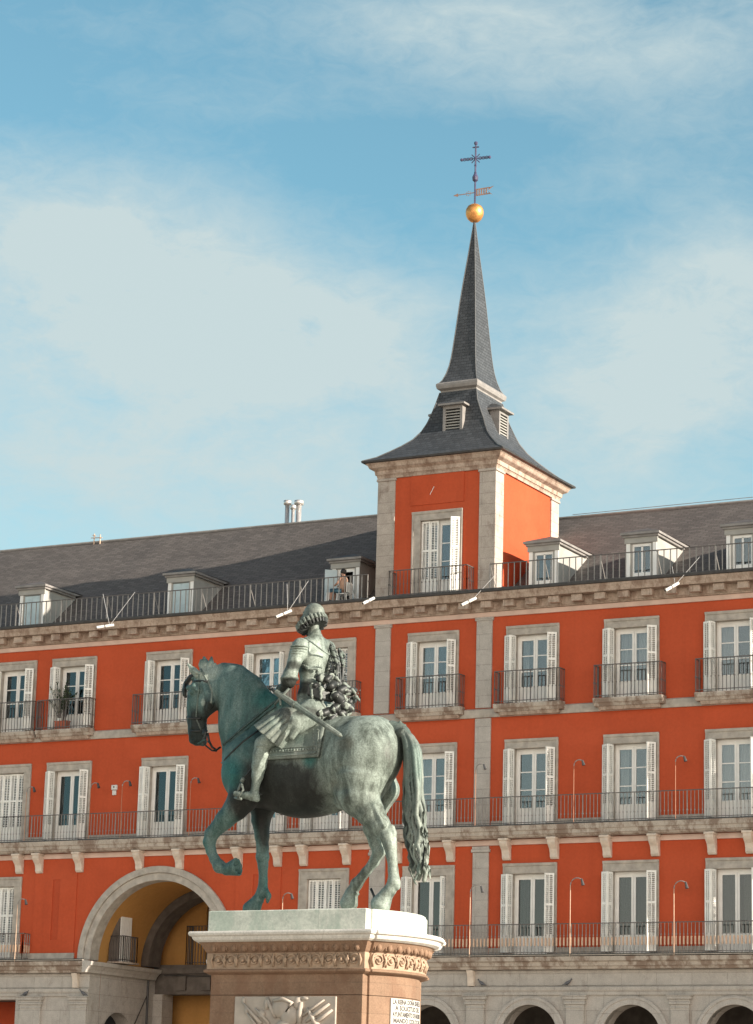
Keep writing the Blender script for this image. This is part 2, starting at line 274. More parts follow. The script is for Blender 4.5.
# ------------------------------------------------------------------ mesh builder
class MB:
    def __init__(s): s.v = []; s.f = []; s.m = []; s.mats = []; s.cur = 0
    def mat(s, key):
        if key not in s.mats: s.mats.append(key)
        s.cur = s.mats.index(key); return s
    def add(s, vs, fs):
        o = len(s.v); s.v += [tuple(map(float, p)) for p in vs]
        for f in fs: s.f.append(tuple(i + o for i in f)); s.m.append(s.cur)
        return s
    def box(s, x0, x1, y0, y1, z0, z1):
        return s.add([(x0,y0,z0),(x1,y0,z0),(x1,y1,z0),(x0,y1,z0),(x0,y0,z1),(x1,y0,z1),(x1,y1,z1),(x0,y1,z1)],
                     [(0,3,2,1),(4,5,6,7),(0,1,5,4),(1,2,6,5),(2,3,7,6),(3,0,4,7)])
    def obox(s, p, a, u0, u1, v0, v1, z0, z1, tilt=0.0):
        """box in a frame turned by angle a about Z at p; tilt lifts the v1 side"""
        c, sn = math.cos(a), math.sin(a)
        def q(u, v, z): return (p[0] + u * c - v * sn, p[1] + u * sn + v * c, z)
        return s.add([q(u0,v0,z0),q(u1,v0,z0),q(u1,v1,z0+tilt),q(u0,v1,z0+tilt),q(u0,v0,z1),q(u1,v0,z1),q(u1,v1,z1+tilt),q(u0,v1,z1+tilt)],
                     [(0,3,2,1),(4,5,6,7),(0,1,5,4),(1,2,6,5),(2,3,7,6),(3,0,4,7)])
    def extrude_x(s, prof, x0, x1):
        """closed (y,z) outline run along X"""
        n = len(prof); vs = [(x0, y, z) for y, z in prof] + [(x1, y, z) for y, z in prof]
        return s.add(vs, [(i, (i + 1) % n, (i + 1) % n + n, i + n) for i in range(n)] + [tuple(range(n))[::-1], tuple(range(n, 2 * n))])
    def extrude_y(s, prof, y0, y1):
        n = len(prof); vs = [(x, y0, z) for x, z in prof] + [(x, y1, z) for x, z in prof]
        return s.add(vs, [(i, (i + 1) % n, (i + 1) % n + n, i + n) for i in range(n)] + [tuple(range(n))[::-1], tuple(range(n, 2 * n))])
    def rings(s, loops, cap0=True, cap1=True):
        n = len(loops[0]); o = []
        vs = [p for L in loops for p in L]; fs = []
        for k in range(len(loops) - 1):
            for i in range(n):
                j = (i + 1) % n; fs.append((k*n+i, k*n+j, (k+1)*n+j, (k+1)*n+i))
        if cap0: fs.append(tuple(range(n))[::-1])
        if cap1: fs.append(tuple((len(loops)-1)*n + i for i in range(n)))
        return s.add(vs, fs)
    def tube(s, pts, r, n=6, cap=True):
        pts = [Vector(p) for p in pts]; rs = r if isinstance(r, (list, tuple)) else [r] * len(pts)
        loops = []
        for i, p in enumerate(pts):
            d = (pts[min(i+1, len(pts)-1)] - pts[max(i-1, 0)]).normalized()
            a = Vector((0, 0, 1)) if abs(d.z) < 0.9 else Vector((1, 0, 0))
            u = d.cross(a).normalized(); w = d.cross(u).normalized()
            loops.append([tuple(p + (u * math.cos(t) + w * math.sin(t)) * rs[i]) for t in [2*math.pi*k/n for k in range(n)]])
        return s.rings(loops, cap, cap)
    def lathe(s, prof, c, n=16):
        loops = [[(c[0] + r * math.cos(2*math.pi*k/n), c[1] + r * math.sin(2*math.pi*k/n), c[2] + z) for k in range(n)] for r, z in prof]
        return s.rings(loops)
    def ball(s, c, r, n=12, sc=(1, 1, 1)):
        prof = []
        loops = []
        for i in range(n // 2 + 1):
            t = -math.pi/2 + math.pi * i / (n // 2)
            rr = max(0.001, math.cos(t)) * r
            loops.append([(c[0] + rr*math.cos(2*math.pi*k/n)*sc[0], c[1] + rr*math.sin(2*math.pi*k/n)*sc[1], c[2] + math.sin(t)*r*sc[2]) for k in range(n)])
        return s.rings(loops)
    def holes(s, x0, x1, z0, z1, y, holes, depth, plane='y', rmat=None):
        """upright wall face with rectangular openings and their reveals; plane 'x' swaps the axes"""
        P = (lambda a, z, d=0.0: (a, y + d, z)) if plane == 'y' else (lambda a, z, d=0.0: (y - d, a, z))
        xs = sorted(set([x0, x1] + [h[0] for h in holes] + [h[1] for h in holes]))
        zs = sorted(set([z0, z1] + [h[2] for h in holes] + [h[3] for h in holes]))
        for i in range(len(xs) - 1):
            for j in range(len(zs) - 1):
                cx, cz = (xs[i] + xs[i+1]) / 2, (zs[j] + zs[j+1]) / 2
                if any(h[0] < cx < h[1] and h[2] < cz < h[3] for h in holes): continue
                s.add([P(xs[i], zs[j]), P(xs[i+1], zs[j]), P(xs[i+1], zs[j+1]), P(xs[i], zs[j+1])], [(0, 1, 2, 3)])
        if rmat: keep = s.mats[s.cur]; s.mat(rmat)
        for a, b, c, d in holes:
            for (p, q) in (((a, c), (b, c)), ((b, c), (b, d)), ((b, d), (a, d)), ((a, d), (a, c))):
                s.add([P(*p), P(*p, depth), P(*q, depth), P(*q)], [(0, 1, 2, 3)])
        if rmat: s.mat(keep)
        return s
    def arch_face(s, xL, xR, z0, z1, cx, zc, r, y, depth, n=24, soffit=True):
        """wall bay with a round-headed opening"""
        def q(a, b, c, d): s.add([a, b, c, d], [(0, 1, 2, 3)])
        if cx - r > xL: q((xL,y,z0),(cx-r,y,z0),(cx-r,y,z1),(xL,y,z1))
        if xR > cx + r: q((cx+r,y,z0),(xR,y,z0),(xR,y,z1),(cx+r,y,z1))
        A = [(cx - r*math.cos(math.pi*i/n), zc + r*math.sin(math.pi*i/n)) for i in range(n+1)]
        for (a, za), (b, zb) in zip(A[:-1], A[1:]):
            q((a,y,za),(b,y,zb),(b,y,z1),(a,y,z1))
            if soffit: q((a,y,za),(a,y+depth,za),(b,y+depth,zb),(b,y,zb))
        if soffit and zc > z0:
            q((cx-r,y,z0),(cx-r,y+depth,z0),(cx-r,y+depth,zc),(cx-r,y,zc)); q((cx+r,y,zc),(cx+r,y+depth,zc),(cx+r,y+depth,z0),(cx+r,y,z0))
        return s
    def ring_arch(s, cx, zc, r0, r1, y0, y1, n=28, a0=0.0, a1=math.pi):
        loops = []
        for i in range(n + 1):
            t = a0 + (a1 - a0) * i / n; c, sn = -math.cos(t), math.sin(t)
            loops.append([(cx+r0*c, y0, zc+r0*sn), (cx+r1*c, y0, zc+r1*sn), (cx+r1*c, y1, zc+r1*sn), (cx+r0*c, y1, zc+r0*sn)])
        return s.rings(loops)
    def mesh(s, name, smooth=False):
        me = bpy.data.meshes.new(name); me.from_pydata(s.v, [], s.f)
        for k in s.mats: me.materials.append(MT[k])
        me.polygons.foreach_set('material_index', s.m)
        if smooth: me.polygons.foreach_set('use_smooth', [True] * len(s.f))
        me.update()
        return me
    def build(s, name, parent=None, smooth=False, bevel=0.0, loc=None, label=None):
        return place(name, s.mesh(name, smooth), parent, loc, bevel, label)
def place(name, me, parent=None, loc=None, bevel=0.0, label=None):
    o = bpy.data.objects.new(name, me); COL.objects.link(o)
    if parent is not None: o.parent = parent
    if loc is not None: o.location = loc
    if bevel:
        b = o.modifiers.new('edge', 'BEVEL'); b.width = bevel; b.segments = 1; b.limit_method = 'ANGLE'; b.angle_limit = R_(40)
    if label: o['label'] = label
    return o
def thing(name, loc, label, cat, group=None, kind=None):
    o = bpy.data.objects.new(name, None); COL.objects.link(o); o.location = loc; o.empty_display_size = 0.2
    return tag(o, label, cat, group, kind)
def tag(o, label, cat, group=None, kind=None):
    o['label'] = label; o['category'] = cat
    if group: o['group'] = group
    if kind: o['kind'] = kind
    return o
# ------------------------------------------------------------------ ground
g = MB().mat('paving'); 
def paving():
    m, nt, b = new_mat('plaza_paving')
    br = nt.nodes.new('ShaderNodeTexBrick'); nt.links.new(wpos(nt), br.inputs['Vector'])
    br.inputs['Color1'].default_value = (0.42, 0.36, 0.295, 1); br.inputs['Color2'].default_value = (0.46, 0.40, 0.33, 1)
    br.inputs['Mortar'].default_value = (0.12, 0.10, 0.09, 1); br.inputs['Scale'].default_value = 1.0
    br.inputs['Mortar Size'].default_value = 0.01; br.inputs['Brick Width'].default_value = 0.4; br.inputs['Row Height'].default_value = 0.25
    base = mixc(nt, 0.4, br.outputs['Color'], ramp(nt, noise(nt, wpos(nt), 0.5, 5), [(0.3, (0.38, 0.325, 0.265)), (0.7, (0.48, 0.42, 0.345))]))
    nt.links.new(base, b.inputs['Base Color']); b.inputs['Roughness'].default_value = 0.8
    return m
MT['paving'] = paving()
g.add([(-900, -900, 0), (900, -900, 0), (900, 900, 0), (-900, 900, 0)], [(0, 1, 2, 3)])
o = g.build('ground'); o['kind'] = 'structure'; o['label'] = 'grey granite paving of the plaza'

# ------------------------------------------------------------------ the red building
BX0, BX1 = -66.6, -25.2
TX0, TX1, TD = -44.61, -39.95, 5.43            # tower bay and its depth
B = thing('apartment_building', (-46, 0, 0), 'long orange stucco building with granite arcade, white shuttered balcony doors and slate roof', 'building')
T = thing('tower', (-42.28, 2.7, 20.7), 'square orange corner tower with granite quoins under a tall slate spire', 'tower')
WORLD = {B: Vector(B.location), T: Vector(T.location)}
def wp(name, mb, parent, smooth=False, bevel=0.0, label=None, at0=None):
    """part whose mesh is given in world coordinates"""
    base = Vector(at0) if at0 is not None else Vector((0, 0, 0))
    off = base - WORLD[parent] if parent in WORLD else base
    return place(name, mb.mesh(name, smooth), parent, off, bevel, label)

COL_C = [-64.15, -60.40, -57.64, -53.36, -49.05, -46.42, -42.27, -38.38, -34.65, -30.95, -27.22]
F1C = [-64.15, -60.55, -46.45, -42.27, -38.38, -34.65, -30.95, -27.22]
OW = 0.675                                   # half of an opening
Z1, Z2, Z3 = 8.05, 12.45, 16.70              # thresholds
H1, H2, H3 = 10.78, 15.12, 19.14             # heads

w = MB().mat('orange')
# F3 + F2 one sheet
holes = [(c - OW, c + OW, Z3, H3) for c in COL_C] + [(c - OW, c + OW, Z2, H2) for c in COL_C]
w.holes(BX0, BX1, 11.98, 20.3, 0, holes, 0.32, rmat='surround')
# F1 left of arch, arch bay, right of arch
AX, AZ, AR = -53.4, 8.0, 2.88
w.holes(BX0, -57.4, 7.9, 11.98, 0, [(c - OW, c + OW, Z1, H1) for c in F1C if c < -57], 0.32, rmat='surround')
w.arch_face(-57.4, -49.4, 7.9, 11.98, AX, 8.0, AR, 0, 0.0, 36, soffit=False)
w.holes(-49.4, BX1, 7.9, 11.98, 0, [(c - OW, c + OW, Z1, H1) for c in F1C if c > -49], 0.32, rmat='surround')
# end gables and back
w.add([(BX0,0,0),(BX0,13,0),(BX0,13,20.6),(BX0,0,20.6)], [(3,2,1,0)]); w.add([(BX1,0,0),(BX1,13,0),(BX1,13,20.6),(BX1,0,20.6)], [(0,1,2,3)])
w.add([(BX0,13,0),(BX1,13,0),(BX1,13,20.6),(BX0,13,20.6)], [(3,2,1,0)])
w.add([(BX0,0,20.6),(BX0,13,20.6),(BX0,7,25.7)], [(0,1,2)]); w.add([(BX1,0,20.6),(BX1,13,20.6),(BX1,7,24.9)], [(2,1,0)])
# raised flat strips beside the big arch, each with a narrow slot
for a, b_, s0, s1 in ((-58.93, -57.03, -58.10, -57.78), (-50.10, -48.22, -49.38, -49.06)):
    w.mat('orange').holes(a, b_, 8.27, 11.77, -0.035, [(s0, s1, 8.75, 11.0)], 0.034)
    for xx in (a, b_):
        w.add([(xx, -0.035, 8.27), (xx, 0, 8.27), (xx, 0, 11.77), (xx, -0.035, 11.77)], [(0, 1, 2, 3)])
    w.mat('orange_slot').add([(s0, -0.002, 8.75), (s1, -0.002, 8.75), (s1, -0.002, 11.0), (s0, -0.002, 11.0)], [(0, 1, 2, 3)])
wall = wp('wall', w, B)

# skirting bands of grey stone at each floor
def bands(mb, x0, x1, z0, z1, y, gaps):
    xs = x0
    for a, b_ in sorted(gaps):
        if b_ < x0 or a > x1: continue
        if a > xs: wp('skirting', MB().mat('surround').box(xs, a, y, 0.0, z0, z1), B)
        xs = b_
    if xs < x1: wp('skirting', MB().mat('surround').box(xs, x1, y, 0.0, z0, z1), B)
SW = 1.015                                   # half width of a stone surround
bands(None, BX0, -57.0, 8.02, 8.26, -0.04, [(c - SW, c + SW) for c in F1C]); bands(None, -50.2, BX1, 8.02, 8.26, -0.04, [(c - SW, c + SW) for c in F1C] + [(-44.65, -43.95), (-40.6, -39.9)])
bands(None, BX0, BX1, 12.41, 12.63, -0.03, [(c - SW, c + SW) for c in COL_C] + [(-44.65, -43.95), (-40.6, -39.9)])

# granite pilasters framing the tower bay
for x0, x1 in ((-44.61, -44.0), (-40.56, -39.95)):
    p = MB().mat('granite_pil')
    p.box(x0, x1, -0.07, 0.02, 16.62, 19.74).box(x0 - .05, x1 + .05, -0.10, 0.02, 19.74, 19.86)
    p.box(x0, x1, -0.07, 0.02, 12.41, 16.25)
    p.box(x0, x1, -0.07, 0.02, 8.02, 11.55).box(x0 - .05, x1 + .05, -0.11, 0.02, 11.55, 11.66).box(x0 - .02, x1 + .02, -0.09, 0.02, 11.66, 11.76)
    wp('pilaster', p, B, bevel=0.012)

# string courses, slabs and cornices -------------------------------------------------
s3 = MB().mat('surround').extrude_x([(0.0, 16.27), (-0.07, 16.27), (-0.09, 16.36), (-0.09, 16.55), (0.0, 16.60)], BX0, BX1)
wp('string_course', s3, B, bevel=0.01, label='grey stone band below the top storey balconies')
s2 = MB().mat('pink').box(BX0, BX1, -0.06, 0.0, 11.78, 11.96)
s2.mat('string').extrude_x([(0.0, 11.985), (-0.34, 11.985), (-0.40, 12.06), (-0.44, 12.08), (-0.46, 12.20), (-0.50, 12.22), (-0.52, 12.30), (-0.54, 12.385), (0.0, 12.40)], BX0, BX1)
s2.mat('gutter').box(BX0, BX1, -0.53, -0.36, 12.388, 12.43)
wp('balcony_slab', s2, B, label='long stained stone balcony slab of the middle storey')
for px in (18, 38, 78, 138, 178, 237, 276, 302, 345, 396, 449, 505, 553, 606, 654, 711, 749):
    c = at(px, 862, -0.2)[0]
    k = MB().mat('bracket').extrude_x([(0, 11.25), (-0.10, 11.25), (-0.16, 11.32), (-0.17, 11.45), (-0.22, 11.58), (-0.36, 11.72), (-0.41, 11.80), (-0.41, 11.98), (0, 11.98)], -0.145, 0.145)
    k.box(-0.175, 0.175, -0.45, -0.0, 11.90, 11.978)
    wp('bracket', k, B, bevel=0.01, at0=(c, 0, 0))
mc = MB().mat('pink').extrude_x([(0, 19.86), (-0.07, 19.86), (-0.10, 19.95), (-0.12, 20.02), (0, 20.02)], BX0, BX1)
mc.mat('cornice').extrude_x([(0, 20.022), (-0.20, 20.03), (-0.24, 20.10), (-0.26, 20.34), (-0.62, 20.36), (-0.66, 20.46), (-0.72, 20.56), (-0.72, 20.62), (0, 20.63)], BX0, BX1)
x = BX0 + 0.3
while x < BX1 - 0.5:
    mc.box(x, x + 0.40, -0.52, -0.255, 20.12, 20.345); x += 0.87
mc.mat('gutter').extrude_x([(-0.60, 20.625), (-0.78, 20.63), (-0.80, 20.70), (-0.80, 20.735), (-0.60, 20.735)], BX0, BX1)
wp('cornice', mc, B, label='stained brown stone cornice with flat modillions under a dark gutter')
tr = MB().mat('terrace').box(BX0, BX1, -0.62, 1.1, 20.632, 20.70); wp('roof_terrace', tr, B)

# F1 ledge over the arcade
l1 = MB().mat('string')
prof = [(0, 7.52), (-0.26, 7.52), (-0.30, 7.60), (-0.36, 7.62), (-0.40, 7.74), (-0.50, 7.78), (-0.54, 7.92), (0, 7.95)]
l1.extrude_x(prof, BX0, -56.28); l1.extrude_x(prof, -50.52, BX1)
l1.mat('surround').box(BX0, -56.29, -0.5, 0.0, 7.952, 7.985).box(-50.51, BX1, -0.5, 0.0, 7.952, 7.985)
l1.mat('gutter').box(BX0, -56.29, -0.52, -0.44, 7.988, 8.015).box(-50.51, BX1, -0.52, -0.44, 7.988, 8.015)
wp('ledge', l1, B, label='moulded granite ledge above the arcade')

# ------------------------------------------------------------------ granite arcade
ar = MB().mat('granite')
piers = [-48.9, -45.9, -42.26, -38.34, -34.62, -30.98, -27.2]
zc_, r_ = 5.285, 1.06
edges = [-50.52, -47.4, -44.2, -40.3, -36.5, -32.8, -29.1, BX1]
for i, c in enumerate(piers):
    ar.arch_face(edges[i], edges[i+1], 0, 7.55, c, zc_, r_, 0, 0.75, 24)
ar.box(BX0, -59.55, 0.0, 0.6, 6.55, 7.55); ar.box(BX0, -65.6, 0.0, 0.75, 0, 6.549)
ar.box(-59.55, -56.28, 0.0, 0.75, 0, 7.55)
# frieze blocks and moulding
for a, b_ in ((BX0, -56.25), (-50.55, BX1)):
    ar.box(a, b_, -0.035, -0.002, 6.98, 7.50); ar.extrude_x([(0, 6.66), (-0.06, 6.66), (-0.08, 6.80), (-0.11, 6.82), (-0.12, 6.94), (0, 6.96)], a, b_)
# pilasters with capitals
for x0, x1 in ((-47.75, -47.05), (-44.55, -43.85), (-40.7, -40.02), (-36.97, -36.31), (-33.2, -32.55), (-29.4, -28.75), (-59.3, -58.35), (-57.0, -56.30)):
    ar.box(x0, x1, -0.10, -0.001, 0, 6.35); ar.box(x0 - .05, x1 + .05, -0.15, -0.001, 6.35, 6.43); ar.box(x0 - .03, x1 + .03, -0.13, -0.001, 6.43, 6.52)
    ar.box(x0 - .09, x1 + .09, -0.19, -0.001, 6.52, 6.62); ar.box(x0 - .12, x1 + .12, -0.22, -0.001, 6.62, 6.659)
    ar.box(x0 - .02, x1 + .02, -0.12, -0.001, 6.22, 6.26)
wp('arcade', ar, B, bevel=0.012, label='granite ground floor arcade of round arches')
for c in piers:
    a = MB().mat('granite_pil').ring_arch(0, zc_, 1.06, 1.335, -0.07, 0.3, 24); a.ring_arch(0, zc_, 1.25, 1.36, -0.10, -0.06, 24)
    wp('archivolt', a, B, bevel=0.01, at0=(c, 0, 0))
for c in (-40.36, -56.65):
    k = MB().mat('bracket').extrude_x([(-0.03, 6.97), (-0.16, 6.97), (-0.17, 7.10), (-0.20, 7.3), (-0.28, 7.5), (-0.03, 7.5)], -0.12, 0.12)
    wp('bracket', k, B, bevel=0.01, at0=(c - 0.15, 0, 0))
# dark walk behind the arches
dk = MB().mat('dark_stone'); dk.add([(-50.3, 4.6, 0), (BX1, 4.6, 0), (BX1, 4.6, 7.5), (-50.3, 4.6, 7.5)], [(0, 1, 2, 3)])
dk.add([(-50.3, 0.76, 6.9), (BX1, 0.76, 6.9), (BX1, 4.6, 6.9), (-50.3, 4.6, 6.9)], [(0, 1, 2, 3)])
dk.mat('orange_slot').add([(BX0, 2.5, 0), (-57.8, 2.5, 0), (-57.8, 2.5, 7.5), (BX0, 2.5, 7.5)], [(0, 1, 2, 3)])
dk.mat('dark_stone').add([(BX0, 0.61, 6.6), (-57.8, 0.61, 6.6), (-57.8, 2.5, 6.6), (BX0, 2.5, 6.6)], [(0, 1, 2, 3)])
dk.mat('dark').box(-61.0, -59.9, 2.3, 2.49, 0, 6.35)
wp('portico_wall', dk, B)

# ------------------------------------------------------------------ the great arch and its passage
a = MB().mat('surround').ring_arch(AX, 8.0, AR, 3.15, -0.06, 0.55, 44); a.ring_arch(AX, 8.0, 3.155, 3.40, -0.13, 0.0, 44)
wp('archivolt', a, B, bevel=0.012, label='great grey stone arch ring over the passage')
SX0, SX1, PY = -56.28, -50.52, 9.5
# side walls of the passage, lower granite and upper ochre
for X, sgn in ((SX0, 1), (SX1, -1)):
    ps = MB().mat('granite')
    # wall with a small dark arched opening, built in the Y direction
    def q(pts, s=sgn): ps.add(pts if s > 0 else pts[::-1], [(0, 1, 2, 3)])
    cy_, cz_, rr = 2.03, 5.1, 1.08
    q([(X,0.75,0),(X,cy_-rr,0),(X,cy_-rr,7.6),(X,0.75,7.6)]); q([(X,cy_+rr,0),(X,PY,0),(X,PY,7.6),(X,cy_+rr,7.6)])
    A = [(cy_ - rr*math.cos(math.pi*i/16), cz_ + rr*math.sin(math.pi*i/16)) for i in range(17)]
    for (p0, z0), (p1, z1) in zip(A[:-1], A[1:]):
        q([(X,p0,z0),(X,p1,z1),(X,p1,7.6),(X,p0,7.6)]); q([(X,p0,z0),(X-sgn*.6,p0,z0),(X-sgn*.6,p1,z1),(X,p1,z1)])
    ps.mat('dark'); q([(X-sgn*.6,cy_-rr,0),(X-sgn*.6,cy_+rr,0),(X-sgn*.6,cy_+rr,6.3),(X-sgn*.6,cy_-rr,6.3)])
    wp('passage_wall', ps, B)
def yledge(mb, X, sgn, y0, y1):
    pr_ = [(X, 7.52), (X+sgn*.16, 7.52), (X+sgn*.20, 7.62), (X+sgn*.30, 7.74), (X+sgn*.38, 7.78), (X+sgn*.42, 7.92), (X, 7.95)]
    mb.extrude_y(pr_, y0, y1)
for X, sgn in ((SX0 - .002, 1), (SX1 + .002, -1)):
    led = MB().mat('granite'); yledge(led, X, sgn, -0.53, 4.35); wp('passage_ledge', led, B)
vt = MB().mat('surround')
def vault(mb, r, y0, y1, n=40, zc=8.0, cx=AX):
    A = [(cx - r*math.cos(math.pi*i/n), zc + r*math.sin(math.pi*i/n)) for i in range(n+1)]
    for (a0, z0), (a1, z1) in zip(A[:-1], A[1:]): mb.add([(a0,y0,z0),(a0,y1,z0),(a1,y1,z1),(a1,y0,z1)], [(0,1,2,3)])
vt.mat('yellow'); 
for sgn, X in ((1, SX0 - .06), (-1, SX1 + .06)):
    pts = [(X, 0.55, 7.95), (X, 4.4, 7.95), (X, 4.4, 8.01), (X, 0.55, 8.01)]; vt.add(pts if sgn > 0 else pts[::-1], [(0,1,2,3)])
vault(vt, AR + 0.06, 0.55, PY)
vt.mat('dark_stone').ring_arch(AX, 8.0, 2.62, AR + 0.05, 3.55, 4.45, 40)
wp('vault', vt, B, label='ochre plaster vault inside the great arch')
ty = MB().mat('yellow')
ty.holes(SX0, SX1, 8.12, 11.0, 5.0, [(-54.35 + .0, -53.35, 8.15, 10.35)], 0.2)
ty.add([(SX0, 5.9, 0), (SX1, 5.9, 0), (SX1, 5.9, 8.0), (SX0, 5.9, 8.0)], [(0, 1, 2, 3)])
wp('passage_back', ty, B, label='ochre back wall of the passage')
ty = MB().mat('dark_stone').box(SX0, SX1, 4.55, 5.3, 7.0, 8.12).box(SX0, SX1, 4.42, 4.55, 7.78, 8.0)
ty.mat('granite').box(SX0, SX0 + .42, 4.45, 5.2, 0, 7.0).box(SX1 - .42, SX1, 4.45, 5.2, 0, 7.0)
for xx in (-55.3, -54.2, -53.0, -51.8): ty.mat('dark_stone').box(xx, xx + .45, 4.45, 4.55, 7.15, 7.7)
wp('passage_beam', ty, B, label='dark stone beam across the passage')

# ------------------------------------------------------------------ balcony doors
_mesh = {}
def cached(key, fn):
    if key not in _mesh: _mesh[key] = fn()
    return _mesh[key]
def leaf(mb, p, a, wd, z0, z1, th=0.035, split=None):
    """louvred shutter leaf starting at p, turned by a"""
    st = 0.055
    mb.obox(p, a, 0, st, 0, th, z0, z1); mb.obox(p, a, wd - st, wd, 0, th, z0, z1)
    mb.obox(p, a, wd/2 - .014, wd/2 + .014, 0.002, th - .002, z0 + .07, z1 - .07)
    h = z1 - z0; pb = z0 + h * 0.22; mid = z0 + h * 0.60
    rails = [(z0, z0 + .07), (pb - .05, pb), (mid - .035, mid + .035), (z1 - .07, z1)]
    for a0, a1 in rails: mb.obox(p, a, st, wd - st, 0, th, a0, a1)
    mb.obox(p, a, st, wd - st, .01, th - .008, z0 + .07, pb - .05)
    for lo, hi in ((pb, mid - .035), (mid + .035, z1 - .07)):
        n = max(2, int((hi - lo) / 0.062)); st_ = (hi - lo) / n
        for i in range(n):
            z = lo + i * st_
            mb.obox(p, a, st, wd - st, .004, th - .004, z + .004 + (.022 if math.cos(a) < 0 else 0), z + .012 + (.022 if math.cos(a) < 0 else 0), tilt=(-.022 if math.cos(a) < 0 else .022))
def shutter_open(h, side, var=0):
    """two folded leaves hinged at a jamb; side -1 = left"""
    mb = MB().mat('shutter')
    if side < 0:
        p0 = (-OW - 0.01, -0.02); p1 = (-OW - .08, -0.27); p2 = ((-1.02, -0.12), (-.97, -.22), (-1.03, -.06))[var]
    else:
        p0 = (OW + 0.01, -0.02); p1 = (OW + .02, -0.355); p2 = ((p1[0] + .29, -0.19), (p1[0] + .24, -.13), (p1[0] + .31, -.24))[var]
    for p, q_ in ((p0, p1), (p1, p2)):
        a = math.atan2(q_[1] - p[1], q_[0] - p[0]); L = math.hypot(q_[0] - p[0], q_[1] - p[1])
        leaf(mb, p, a, L, 0.03, h - 0.02)
    return mb.mesh('shutter')
def shutter_closed(h, side, mid=True):
    mb = MB().mat('shutter')
    for k in range(2):
        x0 = (-OW + .01 + k * .333) if side < 0 else (0.002 + k * .333)
        leaf(mb, (x0, 0.07 + (0.02 if k else 0)), 0.0, .33, 0.03, h - 0.02)
    return mb.mesh('shutter')
def surround_mesh(h, top=0.33):
    mb = MB().mat('surround')
    mb.box(-SW, -OW, -0.05, 0.001, 0, h).box(OW, SW, -0.05, 0.001, 0, h).box(-SW, SW, -0.052, 0.001, h, h + top)
    mb.box(-SW - .0, -SW + .07, -0.075, -0.05, 0, h + top - .08).box(SW - .07, SW, -0.075, -0.05, 0, h + top - .08)
    mb.extrude_x([(-0.052, h + top - .11), (-0.085, h + top - .09), (-0.10, h + top), (-0.052, h + top + .001)], -SW - .005, SW + .005)
    return mb.mesh('surround')
def frame_mesh(h, depth=0.9):
    mb = MB().mat('white')
    y0, y1 = 0.20, 0.30
    mb.box(-OW, -OW + .07, y0, y1, 0, h).box(OW - .07, OW, y0, y1, 0, h).box(-OW + .07, OW - .07, y0, y1, h - .10, h).box(-OW + .07, OW - .07, y0, y1, 0, .05)
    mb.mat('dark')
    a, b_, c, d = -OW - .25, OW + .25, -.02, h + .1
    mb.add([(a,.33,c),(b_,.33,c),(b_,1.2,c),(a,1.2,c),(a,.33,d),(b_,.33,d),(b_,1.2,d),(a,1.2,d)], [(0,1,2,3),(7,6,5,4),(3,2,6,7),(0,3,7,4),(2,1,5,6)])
    return mb.mesh('window')
def sash_mesh(h, side, rows):
    mb = MB().mat('white'); x0, x1 = (-OW + .07, -.005) if side < 0 else (.005, OW - .07)
    y0, y1 = .215, .265; zb = .62; zt = h - .10
    mb.box(x0, x0 + .075, y0, y1, .05, zt).box(x1 - .075, x1, y0, y1, .05, zt).box(x0 + .075, x1 - .075, y0, y1, zt - .08, zt)
    mb.box(x0 + .075, x1 - .075, y0, y1, zb - .05, zb).box(x0 + .075, x1 - .075, y0, y1, .05, .16).box(x0 + .075, x1 - .075, y0 + .015, y1 - .01, .16, zb - .05)
    for k in range(1, rows):
        z = zb + (zt - .08 - zb) * k / rows; mb.box(x0 + .075, x1 - .075, y0 + .008, y1 - .008, z - .018, z + .018)
    return mb.mesh('sash')
def pane_mesh(h, side, key):
    mb = MB().mat(key); x0, x1 = (-OW + .14, -.075) if side < 0 else (.075, OW - .14)
    mb.box(x0, x1, .236, .240, .60, h - .17); return mb.mesh('pane')
def curtain_mesh(h, side, seed, wdt):
    rnd = random.Random(seed); mb = MB().mat('curtain')
    x0, x1 = (-OW, -OW + wdt) if side < 0 else (OW - wdt, OW)
    n = 22; ph = rnd.random() * 6; 
    pts = [(x0 + (x1 - x0) * i / n, .42 + .028 * math.sin(i * 1.55 + ph) + .012 * math.sin(i * 3.7)) for i in range(n + 1)]
    for (a, ya), (b_, yb) in zip(pts[:-1], pts[1:]): mb.add([(a, ya, .1), (b_, yb, .1), (b_, yb, h), (a, ya, h)], [(0, 1, 2, 3)])
    return mb.mesh('curtain', True)
